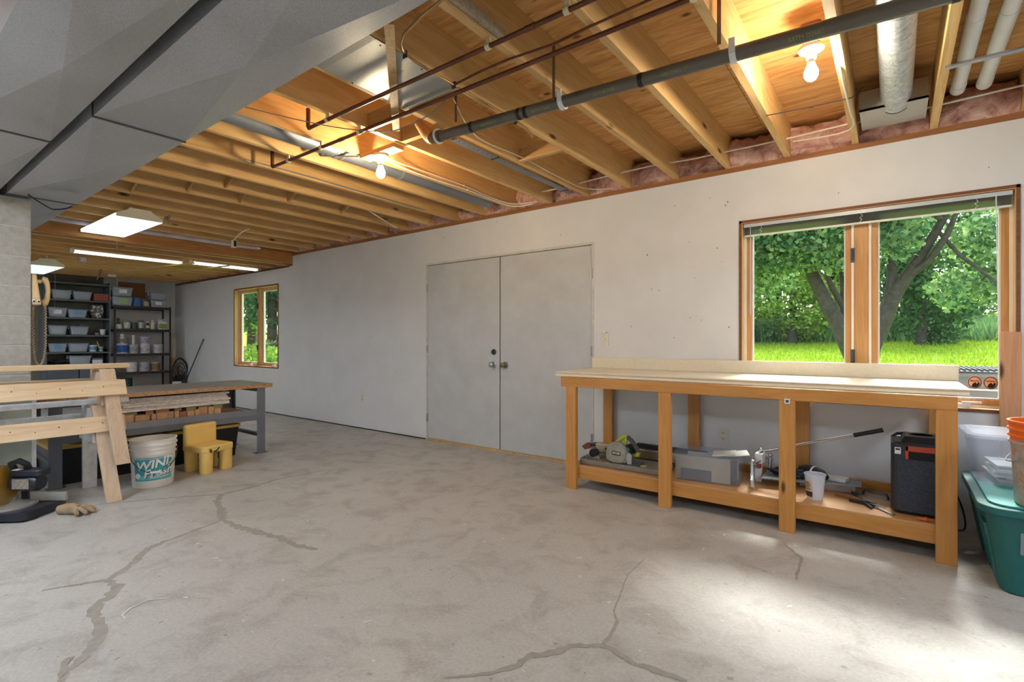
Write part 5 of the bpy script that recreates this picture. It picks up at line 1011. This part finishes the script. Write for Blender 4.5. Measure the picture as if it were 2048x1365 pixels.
bb(-2.04, .262, 3.464, 4.022, .168, .183).build('shelf_board', M['shelfw'], wbn, bevel=.002)
bb(-.525, -.495, 3.421, 3.424, .775, .805).build('price_sticker', M['whitep'], wbn); bb(-.518, -.502, 3.4205, 3.4212, .782, .798).build('sticker_print', M['darksteel'], wbn)
ZS = .184
# circular saw on its grey track board
tb_ = thing('saw_base_board', 'grey brown moulded saw board on the left of the bench shelf', 'board', (-1.70, 3.655, ZS)); bmz = mat('taupe_board', '#7d756b', .6, var=.12)
MB().extr([(-.30, -.10), (-.26, -.15), (.36, -.13), (.38, -.05), (.38, .13), (-.28, .16), (-.32, .10)], 'xy', 0, .038).build('board', bmz, tb_, bevel=.008); MB().box(-.04, .10, -.115, -.085, .0385, .0395).build('slot', M['blackm'], tb_)
for x, y in ((-.27, -.08), (-.27, .1), (.2, -.1)): MB().cyl((x, y, .038), .010, .0012, 10).build('bolt_hole', M['blackm'], tb_)
MB().box(.13, .24, -.10, -.05, .0385, .0392).build('yellow_label', mat('yellow_label', '#c9c878', .5), tb_)
tr_ = thing('saw_rail', 'long aluminium saw rail lying behind the circular saw', 'rail', (-1.62, 3.90, ZS)); ex = mat('anodised_rail', '#b3a68c', .32, .75, .1)
MB().box(-.40, .52, -.045, .045, .03, .10).build('extrusion', ex, tr_, bevel=.004); MB().box(-.40, .52, -.05, .05, .0, .03).build('rail_foot', M['darksteel'], tr_); MB().cyl((-.30, -.0462, .065), .010, .002, 12, 'Y').build('rail_hole', M['blackm'], tr_)
MB().box(-.45, -.40, -.04, .05, .02, .09).build('end_cap', M['black'], tr_); MB().extr([(-.54, .055), (-.50, .085), (-.45, .07), (-.45, .05), (-.51, .03)], 'xz', -.03, .03).build('red_clamp', mat('rust_red', '#7d4228', .6), tr_)
MB().box(-.05, .5, .0, .04, .10, .135).build('second_track', M['black'], tr_)
cs = thing('circular_saw', 'lime green circular saw with grey blade guard on the bench shelf', 'saw', (-1.66, 3.60, ZS + .039)); lime = mat('lime_plastic', '#b6bd2f', .45); gr = mat('saw_guard_grey', '#9a9587', .45, .35, .2, 20)
MB().box(-.14, .15, -.05, .07, 0, .005).build('shoe', M['darksteel'], cs, bevel=.001)
gp = [(.088 * cos(a) - .025, .072 + .088 * sin(a)) for a in [pi * k / 22 for k in range(23)]] + [(-.113, .02), (-.09, .006), (.05, .006), (.063, .03)]
MB().extr(gp, 'xz', -.045, -.012).build('blade_guard', gr, cs, bevel=.006); MB().extr([(.063, .006), (.1, .006), (.1, .075), (.07, .095), (.055, .06)], 'xz', -.05, -.03).build('depth_bracket', M['steel'], cs, bevel=.002)
MB().lathe([(0, -.05), (.08, -.05), (.08, -.046), (0, -.046)], 30, (-.025, 0, .075), axis='Y').build('guard_face', gr, cs, smooth=40)
MB().box(-.06, .012, -.0515, -.0505, .06, .088).build('name_plate', M['blackm'], cs)
flat_text('RYOBI', .021, 'lettering', M['whitep'], cs, Matrix.Translation((-.024, -.052, .074)) @ Matrix.Rotation(pi / 2, 4, 'X'), bold=.0006)
MB().lathe([(0, -.01), (.038, -.01), (.042, 0), (.042, .075), (.034, .09), (0, .09)], 20, (.04, .0, .095), axis='Y').build('motor', M['black'], cs, smooth=40)
MB().tube([(-.08, .02, .10), (-.045, .02, .15), (.005, .02, .195), (.02, .02, .20), (.035, .02, .19)], [.016, .017, .016, .013, .012], 10).build('front_handle', lime, cs, smooth=60)
MB().tube([(.035, .02, .198), (.075, .02, .165), (.11, .02, .12), (.125, .02, .085)], [.015, .016, .016, .015], 10).build('rear_grip', mat('grip_rubber', '#4a4a44', .7), cs, smooth=60); MB().tube([(.125, .02, .09), (.12, .02, .065), (.09, .02, .055), (.03, .02, .06)], [.016, .015, .013, .012], 10).build('trigger_loop', lime, cs, smooth=60); MB().tube([(.03, .02, .19), (.02, .02, .14), (.04, .02, .10)], .012, 8).build('switch_post', lime, cs, smooth=60)
MB().sphere((.055, -.02, .105), .02, 12, 8).build('spindle_cap', mat('green_lens', '#2f6b52', .25), cs, smooth=60)
mt_ = thing('tool_motor', 'small black clamp motor left of the circular saw', 'tool', (-1.90, 3.60, ZS + .039)); MB().lathe([(0, 0), (.03, 0), (.032, .01), (.03, .06), (0, .06)], 16, (0, -.02, .04), axis='Y').build('drum', M['black'], mt_, smooth=40); MB().box(-.05, .06, -.02, .03, 0, .022).build('base', gr, mt_, bevel=.003); MB().lathe([(0, 0), (.038, 0), (.038, .006), (0, .006)], 18, (-.02, .035, .045), axis='Y').build('disc', M['steel'], mt_, smooth=40)

# clear bin of tile samples
cb = thing('tile_bin', 'open clear bin of tile samples on the bench shelf', 'storage bin', (-1.03, 3.68, ZS), radians(6)); cbm = clear('clear_bin_shelf', alpha=.09, milky='#cfd3d8')
MB().shell(-.22, .22, -.15, .15, 0, .19, .03, .004, .014).build('tub', cbm, cb, smooth=40); MB().shell(-.228, .228, -.158, .158, .178, .19, .03, .012).build('rim', cbm, cb, smooth=40)
til = [mat('tile_%d' % i, c, .5, var=.1) for i, c in enumerate(('#b3a58f', '#8c8580', '#dcdad4', '#6b6763'))]
def loose(name, label, cat, loc, rz, tilt, sx, sy, sz, mt, grp=None, ax='X'):
    m = MB().box(-sx / 2, sx / 2, -sy / 2, sy / 2, 0, sz); m.xf(Matrix.Rotation(tilt, 4, ax)); o = m.build(name, mt, loc=loc, rz=rz, bevel=.0015); return tag(o, label, cat, grp)
for i, (dx, dy, w, h, k, lb) in enumerate(((-.02, -.115, .36, .165, 0, 'large taupe tile upright at the front of the clear bin'), (-.06, -.125, .20, .075, 3, 'small dark grey tile at the front of the clear bin'), (.0, -.02, .36, .15, 1, 'grey tile upright in the middle of the clear bin'), (.0, .06, .34, .16, 2, 'white tile upright towards the back of the clear bin'))):
    loose('tile_sample', lb, 'tile', (-1.03 + dx, 3.68 + dy, ZS + .006), radians(6), 0, w, .008, h, til[k], 'tiles in the clear bin')
for i, (x, y, tl, lb) in enumerate(((-.93, 3.66, .30, 'white tile sheet fanned on top of the clear bin, left'), (-.86, 3.70, .35, 'white tile sheet fanned on top of the clear bin, right'))): loose('tile_sheet', lb, 'tile', (x, y, ZS + .192), radians(12 + 6 * i), -tl * .4, .15, .17, .006, til[2], 'tile sheets on the clear bin', 'Y')
loose('white_carton', 'small white carton between the clear bin and the tile cutter', 'box', (-.765, 3.86, ZS + .0), radians(8), 0, .07, .14, .09, M['whitep']); crumple('tissue_wad', 'white crumpled wrap on the small white carton', 'wrap', (-.765, 3.87, ZS + .092), .035, .05, .035, 9, M['whitep'], 5)

# tile cutter
tc = thing('tile_cutter', 'steel tile cutter with long black gripped lever on the bench shelf', 'tile cutter', (-.45, 3.82, ZS)); graym = mat('speckled_bed', '#8d9298', .5, .3, .25, 90)
MB().hexa([(-.26, -.14, .05), (.29, .02, .05), (.29, .16, .05), (-.26, .13, .05), (-.26, -.14, .06), (.29, .02, .06), (.29, .16, .06), (-.26, .13, .06)]).build('bed', graym, tc, bevel=.002); MB().box(-.05, .26, .03, .14, 0.0, .05).build('bed_frame', M['steel'], tc, bevel=.003)
MB().lathe([(0, 0), (.028, 0), (.028, .006), (.017, .01), (.015, .05), (.018, .052), (.018, .06), (.014, .065), (.014, .185), (0, .19)], 16, (-.29, -.22, 0)).build('front_post', M['chrome'], tc, smooth=40); MB().lathe([(0, 0), (.02, 0), (.014, .01), (.014, .17), (0, .17)], 14, (-.25, .15, 0)).build('rear_post', M['chrome'], tc, smooth=40)
for s in (-.012, .012): MB().tube([(-.29 + s, -.22, .165), (-.25 + s, .15, .155)], .007, 8).build('guide_rod', M['chrome'], tc, smooth=50)
MB().box(-.30, -.25, -.10, -.02, .14, .21).build('carriage', M['whitep'], tc, bevel=.006); MB().box(-.285, -.265, -.095, -.06, .11, .15).build('red_cam', mat('red_part', '#a3322a', .5), tc, bevel=.003); MB().sphere((-.27, -.06, .225), .016, 8, 6).build('wing_nut', M['chrome'], tc, smooth=50)
la, lb_ = Vector((-.27, -.05, .215)), Vector((.40, -.03, .43)); pp = la + (lb_ - la) * .78
MB().tube([la, pp], .0085, 8).build('lever', M['chrome'], tc, smooth=50); MB().tube([pp, lb_], .0135, 10).build('grip', M['black'], tc, smooth=50)
crumple('power_cord', 'bundle of black cord on the tile cutter bed', 'cord', (-.55, 3.82, ZS + .062), .13, .05, .025, 12, mat('blue_black_cord', '#20263a', .45, var=.4, scale=40), 8)
t = thing('dark_pouch', 'black pouch tied with a white band behind the plastic tub', 'pouch', (-.42, 3.86, ZS + .062), radians(-35)); MB().tube([(-.10, 0, .035), (-.05, 0, .04), (0, 0, .04), (.06, .0, .035), (.10, 0, .03)], [.028, .04, .042, .036, .015], 12).build('pouch', M['black'], t, smooth=60); MB().lathe([(.044, -.005), (.044, .005), (.040, .005), (.040, -.005)], 16, (.01, 0, .04), axis='X').build('band', M['whitep'], t, smooth=40)
loose('white_remote', 'white rectangular device lying on the tile cutter bed', 'device', (-.30, 3.90, ZS + .062), radians(-12), 0, .13, .085, .022, M['whitep'])
tubm = clear('deli_plastic', alpha=.45, milky='#e6e8ee')
tu = thing('plastic_tub', 'clear plastic tub with printed label beside the middle bench leg', 'tub', (-.385, 3.60, ZS)); MB().lathe([(0, 0), (.042, 0), (.043, .003), (.057, .148), (.060, .148), (.060, .154), (.055, .154), (.041, .005), (0, .005)], 26).build('cup', tubm, tu, smooth=40)
def cone_patch(par, r0, k, a0, a1, v0, v1, name, mt, off):
    m = MB(); n = 8
    for i in range(n + 1):
        a = a0 + (a1 - a0) * i / n
        for v in (v0, v1): r = r0 + k * v + off; m.v.append((r * cos(a), r * sin(a), v))
    m.f = [(2 * i, 2 * i + 2, 2 * i + 3, 2 * i + 1) for i in range(n)]; return raw(m, name, mt, par)
cone_patch(tu, .043, .0966, radians(195), radians(262), .015, .115, 'label', mat('kraft_label', '#d8c9b4', .6), .0006); cone_patch(tu, .043, .0966, radians(197), radians(260), .018, .05, 'label_print', mat('label_print_dark', '#3a3430', .6, var=.8, scale=60), .0012)
for k in range(4): cone_patch(tu, .043, .0966, radians(202), radians(250 - 8 * (k % 2)), .062 + k * .013, .067 + k * .013, 'label_line', M['darksteel'], .0012)
# hand tools
def tool(label, loc, rz, L, handle, blade_w, mt_h):
    t = thing('putty_knife', label, 'hand tool', loc, rz, 'scrapers on the bench shelf'); MB().rrect(-L * .5, -L * .02, -.012, .012, 0, .018, .008).build('handle', mt_h, t, smooth=40); MB().hexa([(-L * .02, -.008, .007), (L * .5, -blade_w, .002), (L * .5, blade_w, .002), (-L * .02, .008, .007), (-L * .02, -.008, .010), (L * .5, -blade_w, .004), (L * .5, blade_w, .004), (-L * .02, .008, .010)]).build('blade', M['steel'], t)
tool('putty knife with grey handle pointing at the speaker', (-.17, 3.80, ZS), radians(-58), .34, None, .022, M['darksteel']); tool('scraper with brown handle on the bench shelf', (-.20, 3.71, ZS), radians(-25), .20, None, .02, M['plate']); tool('broad scraper lying closest to the shelf edge', (-.07, 3.60, ZS), radians(-48), .22, None, .012, M['chrome'])
t = thing('notched_trowel', 'steel notched trowel beside the black speaker', 'hand tool', (-.09, 3.86, ZS), radians(-20)); MB().box(-.12, .12, -.045, .045, 0, .002).build('plate', M['steel'], t); MB().tube([(-.07, 0, .002), (-.06, 0, .03), (.06, 0, .03), (.07, 0, .002)], .009, 8).build('handle', M['darksteel'], t, smooth=50)
t = thing('utility_knife', 'black folding knife with the scrapers on the bench shelf', 'hand tool', (-.145, 3.655, ZS), radians(-12)); MB().rrect(-.07, .07, -.013, .013, 0, .018, .008).build('handle', M['black'], t, smooth=40); MB().box(.07, .11, -.007, .007, .006, .009).build('blade', M['chrome'], t)
t = thing('pliers', 'dark pliers lying by the scrapers', 'hand tool', (-.12, 3.62, ZS), radians(-70))
for s in (-1, 1): MB().tube([(-.08, .022 * s, .008), (-.03, .012 * s, .008), (.02, -.004 * s, .008), (.06, -.002 * s, .008)], [.006, .007, .008, .004], 7).build('arm', M['black'], t, smooth=60)
# jobsite speaker
sp = thing('jobsite_speaker', 'black rugged speaker with orange handle at the right of the bench shelf', 'speaker', (.117, 3.70, ZS)); spm = mat('speaker_shell', '#2a2c31', .45, var=.12); gri = NT('speaker_cloth'); gv = gri.noise(gri.coords(), 420, 1); gri.l(gri.ramp(gv, [(.4, H('#20252e')), (.6, H('#454d5b'))]), gri.b.inputs['Base Color']); gri = gri.set(.8)
MB().rrect(-.13, .13, -.13, .16, .012, .40, .045, 6).build('shell', spm, sp, smooth=40, bevel=.012); MB().rrect(-.10, .10, .02, .31, -.134, -.13, .02, axis='Y').build('grille', gri, sp, smooth=40); MB().rrect(-.115, .115, -.115, .145, 0, .012, .04).build('foot', M['blackm'], sp)
orm = mat('orange_plastic', '#b9472c', .5); MB().box(-.065, .13, -.138, -.128, .355, .385).box(-.065, -.05, -.138, -.128, .31, .385).box(.115, .13, -.138, -.128, .31, .385).build('handle_trim', orm, sp, bevel=.003); MB().box(-.05, .115, -.135, -.126, .312, .355).build('handle_recess', M['blackm'], sp)
MB().hexa([(-.085, -.10, .40), (.10, -.10, .40), (.10, .13, .40), (-.085, .13, .40), (-.07, -.07, .43), (.085, -.07, .43), (.085, .11, .43), (-.07, .11, .43)]).build('top_lid', M['black'], sp, bevel=.006); MB().lathe([(.05, 0), (.052, .002), (.047, .002), (.045, 0)], 30, (.01, .02, .4302), sx=1.2).build('top_ring', spm, sp, smooth=40)
MB().box(-.112, -.084, -.1335, -.1305, .335, .372).build('badge', M['whitep'], sp, bevel=.001); MB().extr([(-.108, .357), (-.088, .357), (-.088, .366), (-.108, .366)], 'xz', -.1342, -.1334).build('badge_print', M['blackm'], sp); MB().tube([(-.11, .1, .37), (-.122, .09, .40), (-.10, .10, .415), (-.06, .12, .42)], .009, 8).build('rear_hook', M['black'], sp, smooth=60)
tag(crumple('earplug', 'small orange foam plug at the speaker foot', 'ear plug', (.135, 3.505, ZS), .03, .012, .010, 14, mat('orange_foam', '#cf6a28', .6), 4), 'small orange foam plug at the speaker foot', 'ear plug')
cab('speaker_cord', 'black speaker cord looping out behind the right bench leg', [(.20, 3.88, .25), (.26, 3.92, .30), (.30, 3.94, .24), (.33, 3.95, .13), (.33, 3.93, .06), (.29, 3.90, .05)], .0045, M['blackwire'])

# ---------------------------------------------------------------- right edge: tote, clear bin, orange bucket, post
gt = thing('green_tote', 'large teal storage tote on the floor at the right edge', 'storage bin', (.78, 3.56, 0)); tm = mat('teal_plastic', '#17625f', .42, var=.06); tl_ = mat('teal_lid', '#33918a', .45, var=.05)
MB().rrect(-.44, .60, -.42, .36, .005, .37, .09, 6, .055).build('body', tm, gt, smooth=40); MB().rrect(-.47, .63, -.45, .39, .37, .402, .10, 6).build('lid_rim', tm, gt, smooth=40, bevel=.004); MB().rrect(-.43, .59, -.41, .35, .402, .412, .08, 6).build('lid_top', tl_, gt, smooth=40, bevel=.003)
for y in (-.26, -.02, .2): MB().hexa([(-.393, y - .05, .02), (-.38, y - .05, .02), (-.38, y + .05, .02), (-.393, y + .05, .02), (-.443, y - .06, .30), (-.42, y - .06, .30), (-.42, y + .06, .30), (-.443, y + .06, .30)]).build('side_rib', tm, gt, bevel=.004)
MB().hexa([(-.33, -.4052, .20), (-.2, -.4052, .20), (-.2, -.38, .20), (-.33, -.38, .20), (-.33, -.4195, .30), (-.2, -.4195, .30), (-.2, -.39, .30), (-.33, -.39, .30)]).build('clear_tape', clear('tape_film', alpha=.3), gt)
def blue_tape():
    m = MB().hexa([(-.315, -.4075, .215), (-.2, -.4075, .215), (-.2, -.404, .215), (-.315, -.404, .215), (-.315, -.4195, .283), (-.2, -.4195, .283), (-.2, -.415, .283), (-.315, -.415, .283)]); return m.build('blue_tape', mat('painters_tape', '#3f7fc0', .6), gt)
blue_tape(); flat_text('A', .045, 'tape_lettering', M['blackm'], gt, Matrix.Translation((-.305, -.4155, .249)) @ Matrix.Rotation(pi / 2 - .17, 4, 'X'), align='LEFT')
pb = thing('paper_bin', 'translucent bin of papers standing on the teal tote', 'storage bin', (.66, 3.72, .413), radians(2)); pbm = clear('paper_bin_plastic', alpha=.28, milky='#e3e7f1')
MB().shell(-.34, .30, -.18, .19, 0, .25, .05, .004, .03).build('tub', pbm, pb, smooth=40); MB().shell(-.36, .32, -.20, .21, .238, .255, .055, .022).build('rim', pbm, pb, smooth=40)
for i in range(9):
    rnd = random.Random(i + 300); loose('paper_stack', ['bottom paper sheaf in the translucent bin', 'second paper sheaf in the translucent bin', 'third paper sheaf in the translucent bin', 'fourth paper sheaf in the translucent bin', 'fifth paper sheaf in the translucent bin', 'sixth paper sheaf in the translucent bin', 'seventh paper sheaf in the translucent bin', 'eighth paper sheaf in the translucent bin', 'top paper sheaf in the translucent bin'][i], 'paper', (.66 + rnd.uniform(-.03, .03), 3.725, .419 + i * .0105), radians(2 + rnd.uniform(-4, 4)), 0, .46, .24, .009, [M['whitep'], til[0], til[2]][i % 3], 'papers in the translucent bin')
ob = thing('orange_bucket', 'mud stained orange bucket standing on the teal tote', 'bucket', (.575, 3.24, .413), 0); om = NT('stained_orange'); ov = om.coords()
tcn = om.n('ShaderNodeSeparateXYZ'); om.l(ov, tcn.inputs[0]); nz_ = om.noise(ov, 22, 5, .7, .5); ad_ = om.n('ShaderNodeMath', operation='MULTIPLY_ADD'); ad_.inputs[1].default_value = .06; om.l(nz_, ad_.inputs[0]); om.l(tcn.outputs[2], ad_.inputs[2])
mudf = om.ramp(nz_, [(.36, H('#c9764a')), (.45, H('#a59b92')), (.7, H('#b8b1a8'))]); edge_ = om.ramp(ad_.outputs[0], [(.315, (0, 0, 0)), (.33, (1, 1, 1))]); om.l(om.mix(edge_, mudf, H('#f0701c')), om.b.inputs['Base Color']); om = om.set(.5)
pr = [(0, 0), (.128, 0), (.132, .006), (.145, .275), (.154, .278), (.154, .285), (.146, .288), (.147, .305), (.156, .308), (.156, .315), (.148, .318), (.149, .335), (.157, .338), (.157, .345), (.150, .348), (.151, .366), (.158, .37), (.158, .378), (.147, .378), (.143, .25), (.127, .012), (0, .012)]
MB().lathe(pr, 40).build('pail', om, ob, smooth=35); MB().tube([(.16 * cos(pi * k / 12 + pi / 2) , .16 * sin(pi * k / 12 + pi / 2), .29 - .10 * sin(pi * k / 12)) for k in range(13)], .003, 6).build('wire_handle', M['steel'], ob, smooth=60)
tag(MB().box(-.045, .045, -.019, .019, 0, 1.205).build('wood_post', M['post'], loc=(.543, D - .03, 0), bevel=.003), 'short reddish timber stud propped before the right window edge', 'timber')

# ---------------------------------------------------------------- wall plates and stickers
def plate(label, x, z_, kind, cat):
    t = thing('wall_plate', label, cat, (x, D, z_)); MB().rrect(-.035, .035, -.057, .057, -.006, 0, .006, axis='Y').build('cover', M['ivory'], t, smooth=40)
    if kind == 'outlet':
        for dz in (-.026, .02):
            MB().rrect(-.017, .017, dz - .014, dz + .016, -.0085, -.006, .01, axis='Y').build('socket_face', M['ivory'], t, smooth=40)
            for dx in (-.007, .007): MB().box(dx - .0015, dx + .0015, -.0092, -.0084, dz - .002, dz + .009).build('slot', M['blackm'], t)
            MB().cyl((0, -.0092, dz - .008), .0025, .0008, 8, 'Y').build('ground_hole', M['blackm'], t)
    else:
        MB().box(-.006, .006, -.018, -.005, -.006, .01).build('toggle', M['ivory'], t, bevel=.001)
        for dz in (-.03, .03): MB().cyl((0, -.0066, dz), .003, .001, 8, 'Y').build('screw', M['steel'], t)
        MB().box(-.018, .018, -.022, 0, .06, .075).build('switch_ledge', M['whitep'], t, bevel=.002)
plate('ivory light switch beside the grey double doors', -2.064, 1.165, 'switch', 'light switch'); plate('ivory outlet on the wall under the workbench', -1.055, .418, 'outlet', 'outlet'); plate('ivory outlet low on the wall left of the doors', -5.572, .41, 'outlet', 'outlet'); plate('ivory outlet low on the wall by the far corner', -10.6, .40, 'outlet', 'outlet')
eo = mat('sticker_orange', '#ffb184', .5, var=.04); ep = mat('sticker_edge', '#e9b79b', .5)
st = thing('eye_decal', 'pair of orange cartoonish eye decals on the right window pane', 'sticker', (.438, D + .1045, .895))
for k in (-1, 1):
    x = .036 * k
    for r, mt__, off, nm in ((.034, ep, 0, 'decal_edge'), (.0315, bq, .0004, 'decal_outline'), (.0275, eo, .0008, 'decal_fill')): MB().lathe([(0, 0), (r, 0), (r, -.0004), (0, -.0004)], 28, (x, -off, 0), sy=1.2, axis='Y').build(nm, mt__, st)
    MB().extr([(x - .016, -.024), (x - .004, -.031), (x + .010, -.030), (x + .021, -.018), (x + .024, -.004), (x + .016, .004), (x + .010, -.010), (x + .004, .002), (x - .008, -.006)], 'xz', -.0022, -.0014).build('decal_pupil', bq, st)
    flat_text('MOON' if k < 0 else 'EQUIPPED', .013 if k < 0 else .009, 'decal_lettering', bq, st, Matrix.Translation((x, -.0018, .009)) @ Matrix.Rotation(pi / 2, 4, 'X'), bold=.0003)

# ---------------------------------------------------------------- pieces of parts hang under their part
SUB = {'label_shadow': ('label',), 'label_lettering': ('label',), 'label_small_print': ('label',), 'label_strip': ('label',), 'label_foot': ('label',), 'label_seal': ('label',), 'label_print': ('label',), 'label_line': ('label',),
       'handle_grip': ('wire_handle',), 'name_plate': ('blade_guard',), 'lettering': ('blade_guard',), 'guard_face': ('blade_guard',), 'badge_print': ('badge',), 'label_band': ('shell', 'body'), 'label_card': ('tub', 'body'), 'latch': ('lid',), 'bail': ('shell',),
       'tape_lettering': ('blue_tape',), 'sticker_print': ('price_sticker',), 'socket_face': ('cover',), 'slot': ('cover', 'board'), 'ground_hole': ('cover',), 'screw': ('cover',), 'top_ring': ('top_lid',), 'handle_recess': ('handle_trim',), 'rating_plate': ('motor',), 'warning_label': ('upper_arm',),
       'knob_shaft': ('mitre_arm',), 'screw_base': ('porcelain_holder',), 'printing': ('pipe',), 'tape_band': ('pipe', 'angle'), 'hole': ('angle',), 'cap': ('body',), 'red_cam': ('carriage',), 'wing_nut': ('carriage',), 'grip': ('lever',), 'gouge': ('seat',), 'sticker_mark': ('seat',), 'lid_top': ('lid_rim',), 'slot_holes': ('upright',), 'foot': ('leg',)}
for o in list(sc.objects):
    if o.parent is None or o.parent.parent is not None: continue
    base = o.name.split('.')[0]
    if base not in SUB: continue
    sib = [c for c in o.parent.children if c.name.split('.')[0] in SUB[base] and c is not o]
    if not sib: continue
    def ctr(q):
        bb_ = [Vector(v) for v in q.bound_box]; return sum(bb_, Vector()) / 8
    sib.sort(key=lambda q: (ctr(q) - ctr(o)).length); o.parent = sib[0]
